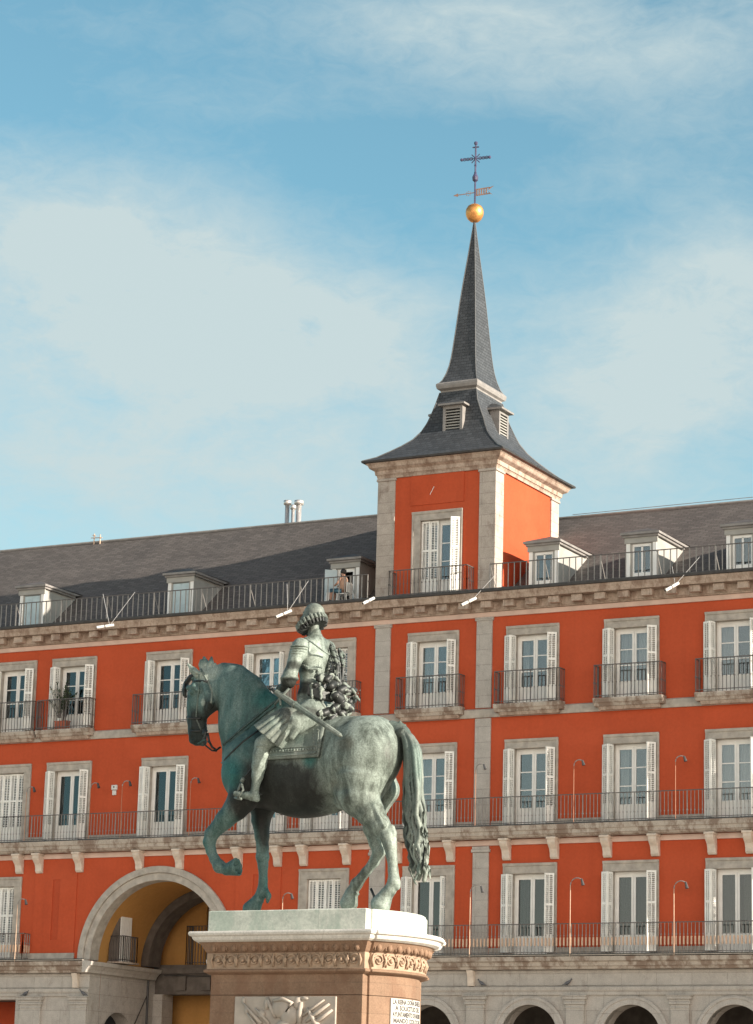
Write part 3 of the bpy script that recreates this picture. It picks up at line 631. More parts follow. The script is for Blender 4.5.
def balcony_door(parent, c, z, h, rows, left='open', right='open', curtains=(), glass='glass', top=.33, stone=True):
    wn = place('window', cached(('frame', h), lambda: frame_mesh(h)), parent, Vector((c, 0, z)) - WORLD[parent])
    if stone: place('surround', cached(('sur', h, top), lambda: surround_mesh(h, top)), wn, bevel=0.008)
    vr = int(abs(c * 7.3 + z * 3.1)) % 3
    for sd, stt in ((-1, left), (1, right)):
        place('sash', cached(('sash', h, sd, rows), lambda: sash_mesh(h, sd, rows)), wn)
        place('pane', cached(('pane', h, sd, glass), lambda: pane_mesh(h, sd, glass)), wn)
        if stt == 'open': place('shutter', cached(('open', h, sd, (vr * (2 if sd < 0 else 1)) % 3), lambda: shutter_open(h, sd, (vr * (2 if sd < 0 else 1)) % 3)), wn, label=None)
        elif stt == 'closed': place('shutter', cached(('closed', h, sd), lambda: shutter_closed(h, sd)), wn, label='closed louvred shutter')
        elif stt == 'ajar':
            def mk():
                mb = MB().mat('shutter'); leaf(mb, (OW - .02, .14), R_(-115), .33, .03, h - .02); leaf(mb, (OW - .04, .16), R_(180), .2, .03, h - .02); return mb.mesh('shutter')
            place('shutter', cached(('ajar', h), mk), wn, label='louvred shutter left ajar in its opening')
    for sd, sdw, seed in curtains: place('curtain', cached(('cur', h, sd, sdw, seed), lambda: curtain_mesh(h, sd, seed, sdw)), wn)
    return wn

# top storey
S3 = {-46.42: ('closed', 'closed'), -49.05: ('open', 'ajar')}
C3 = {-64.15: (), -60.40: ((-1, .55, 1), (1, .5, 2)), -57.64: (), -53.36: ((-1, .4, 3),), -49.05: (), -42.27: ((-1, .6, 4),), -38.38: ((-1, .35, 5),), -34.65: ((-1, .62, 6), (1, .6, 7)), -30.95: ((-1, .5, 8),), -27.22: ((1, .4, 3),)}
for c in COL_C:
    l, r = S3.get(c, ('open', 'open')); balcony_door(B, c, Z3, H3 - Z3, 3, l, r, C3.get(c, ()))
S2 = {-60.40: ('closed', 'closed'), -64.15: ('closed', 'closed')}
C2 = {-57.64: ((-1, .3, 9),), -53.36: ((-1, .6, 10), (1, .55, 11)), -42.27: ((-1, .6, 12),), -38.38: (), -34.65: ((-1, .42, 13),), -30.95: ((-1, .64, 14), (1, .62, 15)), -27.22: ()}
for c in COL_C:
    l, r = S2.get(c, ('open', 'open')); balcony_door(B, c, Z2, H2 - Z2, 1 if c < -50 else 3, l, r, C2.get(c, ()))
S1 = {-64.15: ('closed', 'closed'), -60.55: ('closed', 'closed'), -46.45: ('closed', 'closed'), -42.27: ('open', 'ajar')}
C1 = {-38.38: ((-1, .45, 16),), -34.65: ((-1, .55, 17),), -30.95: ((-1, .6, 18), (1, .5, 19)), -42.27: ((-1, .6, 20),)}
for c in F1C:
    l, r = S1.get(c, ('open', 'open')); balcony_door(B, c, Z1, H1 - Z1, 1, l, r, C1.get(c, ()), 'glass_dark', top=.36)

# ------------------------------------------------------------------ balconies
def rail(mb, pts, z0, z1, step, r=0.011, knob=None, pale=None, topw=0.022, bar='iron_pale', top='iron', post=None):
    """iron railing along a polyline of (x, y)"""
    for (xa, ya), (xb, yb) in zip(pts[:-1], pts[1:]):
        L = math.hypot(xb - xa, yb - ya); n = max(1, round(L / step)); ang = math.atan2(yb - ya, xb - xa)
        mb.mat(top).obox((xa, ya), ang, -topw/2, L + topw/2, -topw, topw, z1 - .03, z1); mb.obox((xa, ya), ang, 0, L, -.012, .012, z0 + .06, z0 + .085)
        for i in range(n + 1):
            x, y = xa + (xb - xa) * i / n, ya + (yb - ya) * i / n
            rr = r * 1.7 if (post and i % post == 0) else r
            mb.mat(bar).obox((x, y), ang, -rr, rr, -rr, rr, z0, z1 - .03)
            if knob:
                for zk in knob: mb.obox((x, y), ang, -rr*1.8, rr*1.8, -rr*1.8, rr*1.8, zk - .022, zk + .022)
            if pale: mb.mat('beige').obox((x, y), ang, -.024, .024, -.024, .024, pale[0], pale[1])
def balcony3(x0, x1):
    c = (x0 + x1) / 2
    mb = MB().mat('string').extrude_x([(-.092, 16.40), (-.30, 16.40), (-.36, 16.50), (-.40, 16.52), (-.43, 16.62), (-.43, 16.67), (-.0, 16.68)], x0 - c - .05, x1 - c + .05)
    mb.mat('cornice').extrude_x([(-.092, 16.28), (-.22, 16.28), (-.28, 16.399), (-.092, 16.399)], x0 - c + .1, x1 - c - .1)
    b_ = place('balcony', mb.mesh('balcony'), B, Vector((c, 0, 0)) - WORLD[B], bevel=0.01)
    r = MB(); a, d = x0 - c, x1 - c
    rail(r, [(a, -.02), (a, -.40), (d, -.40), (d, -.02)], 16.68, 17.83, .135, .009, knob=(17.2,), post=10, bar='iron')
    place('railing', r.mesh('railing'), b_)
for x0, x1 in ((-65.4, -62.9), (-61.8, -59.22), (-59.0, -56.63), (-54.67, -52.15), (-50.2, -45.18), (-43.54, -41.03), (-39.66, -37.17), (-35.88, -33.42), (-32.17, -29.7), (-28.4, -25.95)): balcony3(x0, x1)
r = MB(); rail(r, [(BX0 + .1, -.46), (BX1 - .1, -.46)], 12.41, 13.40, .135, .009, knob=(12.72,), post=14)
wp('balcony_railing', r, B, label='long iron railing of the middle storey')
r = MB(); rail(r, [(BX0 + .1, -.46), (-59.05, -.46), (-59.05, -.02)], 7.99, 8.99, .135, .0115, knob=(8.62,), pale=(8.28, 8.55))
wp('balcony_railing', r, B, label='short iron railing left of the great arch')
r = MB(); rail(r, [(-47.95, -.02), (-47.95, -.46), (BX1 - .1, -.46)], 7.99, 9.03, .135, .009, knob=(8.62,), pale=(8.28, 8.55), post=14)
wp('balcony_railing', r, B, label='iron railing above the arcade with pale lower bars')
# roof terrace railings
for x0, x1 in ((BX0 + .1, -44.75), (-39.85, BX1 - .1)):
    r = MB(); L = x1 - x0
    rail(r, [(x0, -.50), (x1, -.50)], 20.70, 21.68, .235, .014, post=9, bar='iron_pale')
    for k in range(int(L / 2.1) + 1):
        xx = x0 + k * 2.1; r.mat('iron_pale').tube([(xx, -.5, 21.66), (xx, 0.1, 20.7)], .014, 4)
    wp('terrace_railing', r, B, label=f'iron railing of the roof terrace {"left" if x0 < -50 else "right"} of the tower')

# ------------------------------------------------------------------ slate roofs
def roof(x0, x1, zr, name, label):
    mb = MB().mat('slate'); y0, z0, yr = .9, 20.75, 7.0
    n = max(2, int((x1 - x0) / 1.2)); rnd = random.Random(3)
    dz = [rnd.uniform(-.02, .02) for _ in range(n + 1)]
    for i in range(n):
        a, b_ = x0 + (x1 - x0) * i / n, x0 + (x1 - x0) * (i + 1) / n
        mb.add([(a, y0, z0), (b_, y0, z0), (b_, yr, zr + dz[i+1]), (a, yr, zr + dz[i])], [(0, 1, 2, 3)])
        mb.add([(a, yr, zr + dz[i]), (b_, yr, zr + dz[i+1]), (b_, 13.2, 20.6), (a, 13.2, 20.6)], [(0, 1, 2, 3)])
    mb.mat('lead').tube([(x0, yr, zr + .02), (x1, yr, zr + .02)], .06, 6); mb.box(x0, x1, .82, .92, 20.70, 20.80)
    return wp(name, mb, B, label=label)
rl = roof(BX0, -42.9, 25.80, 'roof', 'slate roof slope left of the tower, half in its shadow')
rr_ = roof(-42.3, BX1, 25.0, 'roof', 'sunlit slate roof slope right of the tower')
cb = MB().mat('lead').tube([(TX1, 6.9, 25.10), (-33, 6.9, 25.14), (BX1, 6.9, 25.14)], .012, 4); wp('ridge_cable', cb, B)

# dormers
def dormer(c, kind, zr, side=1):
    hw = .57; y0 = .86; zt = 22.50; sl = (zr - 20.75) / 6.1
    yb = y0 + (zt - 20.75) / sl; yb2 = y0 + (22.80 - 20.75) / sl
    mb = MB().mat('dormer')
    mb.holes(-hw, hw, 20.70, zt, y0, [(-.36, .36, 20.78, 22.28)], .14)
    for sx in (-1, 1):
        t = [(sx*hw, y0, 20.72), (sx*hw, yb + .1, zt), (sx*hw, y0, zt)]; mb.add(t if sx < 0 else t[::-1], [(0, 1, 2)])
    mb.box(-hw - .05, hw + .05, y0 - .06, y0 - .001, 22.30, 22.50)
    mb.mat('white').box(-hw, -hw + .14, y0 - .02, y0 - .001, 20.72, 22.30).box(hw - .14, hw, y0 - .02, y0 - .001, 20.72, 22.30)
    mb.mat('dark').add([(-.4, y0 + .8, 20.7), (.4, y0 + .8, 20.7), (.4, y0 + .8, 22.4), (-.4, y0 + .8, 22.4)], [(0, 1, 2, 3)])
    d = place('dormer', mb.mesh('dormer'), B, Vector((c, 0, 0)) - WORLD[B])
    e = hw + .16; rf = MB().mat('lead').extrude_x([(y0 - .20, 22.58), (y0 - .20, 22.66), (yb + .2, 22.66), (yb - .1, 22.58)], -e, e)
    rf.box(-e + .06, e - .06, y0 - .12, yb - .1, 22.50, 22.58)
    rf.mat('slate').add([(-e, y0 - .20, 22.662), (e, y0 - .20, 22.662), (e, yb2 + .1, 22.70), (-e, yb2 + .1, 22.70), (0, y0 + .55, 22.95), (0, yb2 + .6, 22.95)], [(0, 1, 4), (1, 2, 5, 4), (3, 0, 4, 5), (2, 3, 5)])
    place('dormer_roof', rf.mesh('dormer_roof'), d)
    if kind == 'glass':
        f = MB().mat('white'); f.box(-.36, -.30, y0 + .05, y0 + .11, 20.78, 22.28).box(.30, .36, y0 + .05, y0 + .11, 20.78, 22.28).box(-.03, .03, y0 + .05, y0 + .11, 20.85, 22.2)
        f.box(-.30, .30, y0 + .05, y0 + .11, 22.18, 22.28).box(-.30, -.03, y0 + .05, y0 + .11, 20.78, 21.25).box(.03, .30, y0 + .05, y0 + .11, 20.78, 21.25)
        place('window_frame', f.mesh('window_frame'), d)
        place('pane', MB().mat('glass').box(-.30, .30, y0 + .085, y0 + .09, 21.2, 22.2).mesh('pane'), d)
    elif kind == 'shut':
        f = MB().mat('shutter_blue').box(-.355, -.004, y0 + .02, y0 + .06, 20.80, 22.26).box(.004, .355, y0 + .02, y0 + .06, 20.80, 22.26)
        for k in range(4): f.box(-.33 + (k % 2) * .35 , -.04 + (k % 2) * .35, y0 + .012, y0 + .02, 20.9 + (k // 2) * .68, 21.5 + (k // 2) * .68)
        place('shutter', f.mesh('shutter'), d, label='pale blue wooden shutters, shut')
    else:
        f = MB().mat('shutter_blue').obox((-.36, y0 - .01), R_(215), 0, .46, 0, .035, 20.80, 22.24)
        place('shutter', f.mesh('shutter'), d, label='pale blue shutter standing open')
        f = MB().mat('white').box(-.36, -.27, y0 + .05, y0 + .11, 20.78, 22.28).box(.27, .36, y0 + .05, y0 + .11, 20.78, 22.28).box(-.27, .27, y0 + .05, y0 + .11, 22.16, 22.28)
        place('window_frame', f.mesh('window_frame'), d)
    return d
for c, k, z in ((-60.43, 'shut', 25.8), (-53.56, 'shut', 25.8), (-46.40, 'open', 25.8), (-38.40, 'glass', 25.0), (-34.66, 'glass', 25.0), (-30.95, 'glass', 25.0)): dormer(c, k, z)

# ------------------------------------------------------------------ tower
t = MB().mat('orange')
t.holes(TX0, TX1, 20.74, 25.5, 0.0, [(-42.22 - OW, -42.22 + OW, 20.80, 23.60)], .32, rmat='surround')
t.add([(TX1,0,20.74),(TX1,TD,20.74),(TX1,TD,25.5),(TX1,0,25.5)], [(0,1,2,3)]); t.add([(TX0,0,20.74),(TX0,TD,20.74),(TX0,TD,25.5),(TX0,0,25.5)], [(3,2,1,0)])
t.add([(TX0,TD,20.74),(TX1,TD,20.74),(TX1,TD,25.5),(TX0,TD,25.5)], [(3,2,1,0)])
t.box(-43.32, -41.18, -0.035, -0.001, 24.19, 25.36)
wp('wall', t, T)
for (xa, xb, ya, yb) in ((TX0, TX0 + .65, -.06, .7), (TX1 - .60, TX1, -.06, .62), (TX1 - .6, TX1 + .0, TD - .62, TD + .06), (TX0, TX0 + .6, TD - .62, TD + .06)):
    p = MB().mat('quoin').box(xa - (.06 if xa < -43 else 0), xb + (.06 if xa > -43 else 0), ya, yb, 20.74, 25.30)
    p.box(xa - (.10 if xa < -43 else .04), xb + (.10 if xa > -43 else .04), ya - .04, yb + .04, 25.20, 25.30)
    wp('quoin', p, T, bevel=.012)
# cornice running round
co = MB().mat('cornice')
def sq_ring(mb, levels):
    loops = [[(TX0 - o_, -o_, z), (TX1 + o_, -o_, z), (TX1 + o_, TD + o_, z), (TX0 - o_, TD + o_, z)] for o_, z in levels]
    mb.rings(loops)
sq_ring(co, [(.07, 25.30), (.10, 25.42), (.14, 25.44), (.16, 25.58), (.30, 25.66), (.36, 25.78), (.42, 25.84)])
wp('cornice', co, T)
gt = MB().mat('gutter'); sq_ring(gt, [(.40, 25.842), (.52, 25.86), (.54, 25.92), (.40, 25.94)]); wp('eaves', gt, T)
cx_, cy_t, HX, HY = -42.285, 2.715, 2.84, 3.22
def tring(f, z):
    u = min(1, max(0, (z - 27.6) / .9)); ax, ay = HX * (1 - .13*u), HY * (1 + .15*u)
    return tring0(f, z, ax, ay)
def tring0(f, z, HX, HY): return [(cx_ - f*HX, cy_t - f*HY, z), (cx_ + f*HX, cy_t - f*HY, z), (cx_ + f*HX, cy_t + f*HY, z), (cx_ - f*HX, cy_t + f*HY, z)]
prof_r = [(1.0, 25.93), (.87, 26.13), (.745, 26.42), (.64, 26.68), (.54, 26.97), (.46, 27.32), (.415, 27.62), (.375, 28.0), (.34, 28.4), (.305, 28.85)]
rf = MB().mat('slate_tower').rings([tring(f, z) for f, z in prof_r]); wp('roof', rf, T, label='flared slate roof of the tower')
cl = MB().mat('lead').rings([tring(f, z) for f, z in [(.295, 28.80), (.30, 28.92), (.335, 28.98), (.345, 29.08), (.345, 29.16), (.325, 29.22), (.30, 29.25)]]); wp('roof_collar', cl, T)
prof_s = [(.312, 29.23), (.285, 29.35), (.25, 29.62), (.222, 29.95), (.203, 30.3), (.188, 30.7), (.165, 31.4), (.132, 32.45), (.098, 33.4), (.055, 34.5), (.018, 35.5), (.006, 35.85)]
sp = MB().mat('slate_tower').rings([tring(f, z) for f, z in prof_s])
wp('spire', sp, T, label='tall slender slate spire')
hips = MB().mat('hip')
for i in range(4):
    hips.tube([tring(f, z)[i] for f, z in prof_r], .026, 5); hips.tube([tring(f, z)[i] for f, z in prof_s], .018, 5)
wp('hip_flashing', hips, T)
# louvred lucarnes, one per face
for ang, dist in ((0, .48 * HY), (90, .48 * HX), (180, .48 * HY), (270, .48 * HX)):
    m_ = MB(); hw = .40; z0, zt = 26.95, 28.18
    m_.mat('lead').box(-hw, -hw + .10, -.0, 1.0, z0, zt).box(hw - .10, hw, 0, 1.0, z0, zt).box(-hw + .1, hw - .1, 0, .5, zt - .12, zt).box(-hw + .1, hw - .1, 0, .5, z0, z0 + .1)
    m_.mat('dark').box(-hw + .1, hw - .1, .12, .14, z0 + .1, zt - .12)
    d = place('lucarne', m_.mesh('lucarne'), T, Vector((cx_, cy_t, 0)) - WORLD[T])
    d.rotation_euler.z = R_(ang); 
    me = d.data
    for v in me.vertices: v.co.y -= dist
    lv = MB().mat('dormer')
    for k in range(9): lv.box(-hw + .1, hw - .1, .02, .10, z0 + .14 + k * .108, z0 + .18 + k * .108)
    for i_, v in enumerate(lv.v): lv.v[i_] = (v[0], v[1] - dist + (.0), v[2])
    place('louvre', lv.mesh('louvre'), d)
    rf = MB().mat('lead').box(-hw - .14, hw + .14, -dist - .16, -dist + 1.1, zt, zt + .07); e = hw + .14
    rf.mat('slate_tower').rings([[(-e, -dist - .16, zt + .072), (e, -dist - .16, zt + .072), (e, -dist + 1.1, zt + .072), (-e, -dist + 1.1, zt + .072)], [(-.03, -dist + .35, zt + .36), (.03, -dist + .35, zt + .36), (.03, -dist + 1.0, zt + .36), (-.03, -dist + 1.0, zt + .36)]])
    place('lucarne_roof', rf.mesh('lucarne_roof'), d)
balcony_door(T, -42.22, 20.80, 2.80, 3, 'closed', 'open', (), 'glass', top=.33)
r = MB(); rail(r, [(-43.85, -.02), (-43.85, -.55), (-40.75, -.55), (-40.75, -.02)], 20.74, 21.72, .145, .010, knob=(21.2,), bar='iron'); wp('balcony_railing', r, T)
wire = MB().mat('white').tube([at(430, 494.5, -.045), at(434, 486.5, -.045)], .012, 4)
wp('wall_wire', wire, T)

# ball, vane and cross
vt_ = thing('weather_vane', (cx_, cy_t, 35.8), 'gilded ball carrying an iron cross and pennant vane on the spire tip', 'weather vane')
place('ball', MB().mat('gold').lathe([(.05, 0), (.16, .04), (.27, .14), (.335, .28), (.345, .40), (.33, .52), (.26, .64), (.15, .71), (.03, .74)], (0, 0, .0), 24).mesh('ball', True), vt_)
rod = MB().mat('cross').tube([(0, 0, .7), (0, 0, 1.7)], .035, 6)
place('rod', rod.mesh('rod'), vt_)
fl = MB().mat('vane')
a_ = R_(0)
fl.box(.04, .62, -.012, .012, 1.30, 1.34).box(.04, .62, -.012, .012, 1.06, 1.10)
for k in range(5): fl.box(.05 + k*.1, .10 + k*.1, -.012, .012, 1.10, 1.30)
fl.extrude_y([(.55, 1.22), (.78, 1.36), (.60, 1.32)], -.012, .012).extrude_y([(.55, 1.18), (.60, 1.08), (.74, 1.02)], -.012, .012)
fl.box(-.80, -.04, -.01, .01, 1.19, 1.22); fl.extrude_y([(-.92, 1.205), (-.72, 1.27), (-.72, 1.14)], -.012, .012)
for k in range(8):
    t_ = 2*math.pi*k/8; fl.ball((-.28 + .1*math.cos(t_), 0, 1.2 + .08*math.sin(t_)), .022, 6)
place('pennant', fl.mesh('pennant'), vt_)
cr = MB().mat('cross')
cr.tube([(0,0,1.65),(0,0,3.15)], .035, 6); cr.ball((0,0,3.2), .08, 8); cr.box(-.13, .13, -.02, .02, 3.02, 3.06)
cr.lathe([(.03,0),(.11,.08),(.12,.2),(.05,.35)], (0,0,1.62), 10)
for sx in (-1, 1):
    for k in range(3): 
        for j in range(8):
            t0, t1 = 2*math.pi*j/8, 2*math.pi*(j+1)/8
            cc = sx*(.12 + .13*k + .06)
            cr.tube([(cc + .075*math.cos(t0), 0, 2.58 + .055*math.sin(t0)), (cc + .075*math.cos(t1), 0, 2.58 + .055*math.sin(t1))], .016, 4, False)
    cr.ball((sx*.56, 0, 2.58), .065, 8); cr.box(min(sx*.02, sx*.55), max(sx*.02, sx*.55), -.012, .012, 2.565, 2.595)
for sx in (-1, 1):
    for sz in (-1, 1): cr.tube([(sx*.03,0,2.58+sz*.03),(sx*.16,0,2.58+sz*.17)], .02, 5)
for k in range(3): cr.ball((0, 0, 2.0 + k*.3), .055, 8)
cro = place('cross', cr.mesh('cross'), vt_)
cro.rotation_euler.z = R_(8); 

# ------------------------------------------------------------------ small things on the facade
lab_ = {}
def gooseneck(px, py_top, z0, label, big=1.0):
    p = at(px, py_top, -.50); X, zt = p[0], p[2]
    t_ = thing('wall_lamp', (X, -.50, z0), label, 'lamp', 'gooseneck lamps along the balconies')
    h = zt - z0; r = .19 * big
    pts = [(0, 0, -.1), (0, 0, h - r)] + [(r - r*math.cos(R_(a)), 0, h - r + r*math.sin(R_(a))) for a in range(20, 160, 20)]
    place('pole', MB().mat('pole_brown' if z0 > 10 else 'beige').tube(pts[:2], .010 if z0 > 10 else .013, 6).mesh('pole'), t_)
    place('arm', MB().mat('iron_pale').tube(pts[1:], [.019] * (len(pts) - 1), 6).mesh('arm'), t_)
    e = pts[-1]
    place('lamp_head', MB().mat('gutter').tube([(e[0] - .03, 0, e[2] + .05), (e[0] + .03, 0, e[2] - .13 * big)], [.035, .06], 8).mesh('lamp_head'), t_)
gooseneck(27, 787, 12.42, 'gooseneck lamp beside the far left shuttered middle storey window')
gooseneck(91, 783, 12.42, 'gooseneck lamp just right of the window whose panes show orange reflections')
gooseneck(122.6, 781, 12.42, 'gooseneck lamp beside the small white alarm box')
gooseneck(191, 778, 12.42, 'gooseneck lamp on the middle storey just left of the horse')
gooseneck(476, 764, 12.42, 'gooseneck lamp in front of the middle storey pilaster')
gooseneck(574, 760, 12.42, 'gooseneck lamp between the second and third middle storey windows right of the tail')
gooseneck(675.5, 756, 12.42, 'gooseneck lamp at the far right of the middle storey')
gooseneck(18, 899, 7.99, 'gooseneck lamp at the short lower railing left of the great arch', 1.1)
gooseneck(283, 893, 7.99, 'gooseneck lamp seen between the horse legs', 1.1)
gooseneck(470.5, 885, 7.99, 'tall gooseneck lamp by the arcade storey pilaster', 1.3)
gooseneck(570.5, 878, 7.99, 'tall gooseneck lamp above the arcade, middle one of the three on the right', 1.3)
gooseneck(674, 881, 7.99, 'tall gooseneck lamp above the arcade, nearest the right edge', 1.3)

def floodlight(px, py, ex, ey, s1, s2, label, ring=False):
    """white tube lamp held out from the cornice by two struts"""
    A = Vector(at(px, py, -1.25)); Bv = Vector(at(ex, ey, -.85))
    t_ = thing('floodlight', (Bv.x, -.8, 20.7), label, 'floodlight', 'tube floodlights on the roof cornice'); O = Vector(t_.location)
    place('lamp_tube', MB().mat('lampwhite').tube([A - O, A + (Bv - A)*.04 - O, Bv - O], [.045, .055, .055], 10).mat('dark').tube([A - (Bv - A)*.03 - O, A - O], .04, 10).mat('iron').tube([A + (Bv - A)*.45 - O, A + (Bv - A)*.5 - O], .062, 10).mesh('lamp_tube', False), t_)
    m_ = (A + Bv) / 2; g_ = MB().mat('iron_grey')
    for s in (s1, s2):
        if s is None: continue
        g_.tube([m_ + (Bv - m_)*.5 - O, Vector(at(*s, -.5)) - O], .009, 5)
    if ring:
        rc = Vector(at(286.5, 601, -.75)) - O
        pr2 = [rc + Vector((.17*math.cos(R_(a)), 0, .21*math.sin(R_(a)))) for a in range(0, 361, 30)]; g_.tube(pr2, .012, 5)
    place('strut', g_.mesh('strut'), t_)
floodlight(96.5, 627.5, 114, 625, (103, 594), (135, 592), 'white tube floodlight on struts above the far left windows')
floodlight(276, 617, 291.5, 610.5, (287, 583), (309, 580), 'white tube floodlight with a wire ring, behind the rider')
floodlight(363, 603.5, 374, 598, None, None, 'white floodlight at the left foot of the tower')
floodlight(461.5, 605, 476, 598, (497, 573), None, 'white tube floodlight at the right foot of the tower')
floodlight(665.5, 590.5, 678.5, 583, (700, 556.5), (672, 566), 'white tube floodlight on the cornice toward the right edge')

# chimneys flues
for px, lab, w_ in ((287, 'steel flue, left one of the three behind the ridge', .111), (298.5, 'steel flue, right one of the three behind the ridge', .135), (292.8, 'steel flue set back between its two neighbours', .10)):
    Yf = 8.0 if w_ > .105 else 8.8
    p = at(px, 519, Yf); zt = at(px, 500.5, Yf)[2] if w_ > .105 else at(px, 505, Yf)[2]
    zb = 24.0; t_ = thing('flue_pipe', (p[0], Yf, zb), lab, 'flue pipe', 'steel flues on the roof')
    k = w_ * (.92 if w_ > .105 else .8); h = zt - zb
    place('pipe', MB().mat('steel').lathe([(k*.92, 0), (k*.92, h - .12)], (0, 0, 0), 18).mesh('pipe', True), t_)
    place('cowl', MB().mat('steel').lathe([(k, h - .2), (k*1.55, h - .18), (k*1.62, h - .02), (k*1.2, h), (k*.5, h + .01)], (0, 0, 0), 18).mesh('cowl', True), t_)
p = at(100, 541, 6.9)
an = MB().mat('beige').tube([(-.45, 0, .05), (.1, 0, .02)], .02, 5).tube([(-.3, 0, -.3), (-.3, 0, .22)], .025, 5).tube([(.0, 0, -.3), (.0, 0, .16)], .025, 5).tube([(-.38, 0, .16), (-.22, 0, .12)], .02, 5)
o = an.build('roof_aerial', loc=(p[0], 6.9, 25.95)); tag(o, 'small rusty aerial on the roof ridge at the left', 'aerial')
# white alarm box
p = at(115, 790.5, 0)
ab = MB().mat('lampwhite').box(-.12, .12, -.09, -.001, .02, .2).box(-.08, .08, -.07, -.001, -.18, .0).mat('dark').ball((0, -.09, .12), .035, 8)
o = ab.build('alarm_box', loc=tuple(p), bevel=.01); tag(o, 'small white alarm box on the orange wall', 'alarm box')

# potted oleander on the second top storey balcony
X = at(62.5, 724, -.22)[0]
pl = thing('potted_plant', (X, -.24, 16.685), 'straggly dark plant in a terracotta trough on the second balcony', 'plant')
place('pot', MB().mat('pot').box(-.27, .27, -.11, .11, 0, .27).box(-.29, .29, -.13, .13, .27, .31).mat('lampwhite').box(-.2, .0, -.10, -.03, .315, .42).mesh('pot'), pl)
rnd = random.Random(5); st = MB().mat('iron'); lf = MB().mat('leaf')
for k in range(13):
    a = rnd.uniform(-.62, .62); H = rnd.uniform(.9, 1.55) - abs(a) * .35; b_ = rnd.uniform(-.18, .05)
    P = [(a*.15, 0, .3), (a*.5, b_*.5, .3 + H*.45), (a, b_, .3 + H)]
    st.tube(P, [.014, .011, .006], 4)
    for j in range(48):
        u = rnd.uniform(.35, 1.03); q0 = Vector((a*u*u, b_*u, .3 + H*u)); d = Vector((rnd.uniform(-1, 1), rnd.uniform(-1, 1), rnd.uniform(-.2, .9))).normalized()
        L = rnd.uniform(.09, .19); s_ = d.cross(Vector((0, 0, 1))).normalized() * .026
        lf.add([q0, q0 + d*L*.5 + s_, q0 + d*L, q0 + d*L*.5 - s_], [(0, 1, 2, 3)])
place('stems', st.mesh('stems'), pl); place('foliage', lf.mesh('foliage'), pl)

# passage balcony and shutters on the left inside wall (facing +X)
pb = MB().mat('white')
for k in range(3): pb.box(SX0 + .02, -55.80, 1.25 + k*.25, 1.485 + k*.25, 8.0, 9.72)
pb.mat('dark_stone').box(SX0 + .02, -55.83, 1.18, 2.02, 7.99, 9.80)
wn = wp('window', pb, B, label='narrow shuttered door on the side wall of the passage')
bl = MB().mat('string').box(SX0 + .02, SX0 + .72, 1.1, 2.2, 7.955, 8.02); 
r = MB(); rail(r, [(SX0 + .12, 1.15), (SX0 + .68, 1.15), (SX0 + .68, 2.12), (SX0 + .12, 2.12)], 8.02, 8.98, .12, .013, bar='iron', top='gutter')
b_ = wp('balcony', bl, B, label='small balcony inside the passage'); place('railing', r.mesh('railing'), b_)
r = MB(); rail(r, [(-54.9, 4.98), (-54.9, 4.5), (-52.9, 4.5), (-52.9, 4.98)], 8.13, 9.6, .13, .014, bar='iron', top='gutter'); 
wn = wp('window', MB().mat('white').box(-54.3, -53.86, 5.06, 5.10, 8.15, 10.3).box(-53.84, -53.4, 5.06, 5.10, 8.15, 10.3), B, label='shuttered door in the back wall of the passage')
place('railing', r.mesh('railing'), wn)

dp = MB().mat('gutter').tube([(SX0 + .07, 3.95, 0), (SX0 + .07, 3.95, 7.5)], .045, 8).tube([(SX0 + .06, 3.9, 6.9), (SX0 + .06, 2.7, 5.2)], .02, 5).tube([(SX0 + .5, 4.4, 7.72), (SX1 - .4, 4.4, 7.60)], .02, 5)
wp('drainpipe', dp, B, label='dark pipe and cable on the passage wall')
# pigeons
def pigeon(px, py, Y, z, label, rot):
    X = at(px, py, Y)[0]
    m_ = MB().mat('bird'); loops = []
    for t_, r0, z_ in ((-.17, .008, .03), (-.10, .02, .06), (-.04, .05, .09), (.03, .062, .11), (.09, .045, .15), (.115, .03, .19), (.13, .032, .22), (.155, .024, .235), (.175, .006, .225)):
        loops.append([(t_ + 0, r0*math.cos(k*math.pi/4), z_ + r0*1.1*math.sin(k*math.pi/4)) for k in range(8)])
    m_.rings(loops); m_.tube([(0, .02, 0), (.01, .02, .07)], .006, 4); m_.tube([(0, -.02, 0), (.01, -.02, .07)], .006, 4)
    o = m_.build('pigeon', smooth=True, loc=(X, Y, z)); o.rotation_euler.z = R_(rot); tag(o, label, 'pigeon', 'pigeons resting on the stonework')
pigeon(25, 996, -.14, 6.66 , 'pigeon on the pier capital at the far left', 20)
pigeon(83.5, 996, -.20, 6.66, 'pigeon on the pier moulding left of the passage', 200)
pigeon(482, 991, -.11, 6.96, 'dark pigeon on the ledge by the first right-hand arcade pier', 180)
pigeon(567, 991, -.11, 6.96, 'dark pigeon on the ledge between two arcade arches', 10)
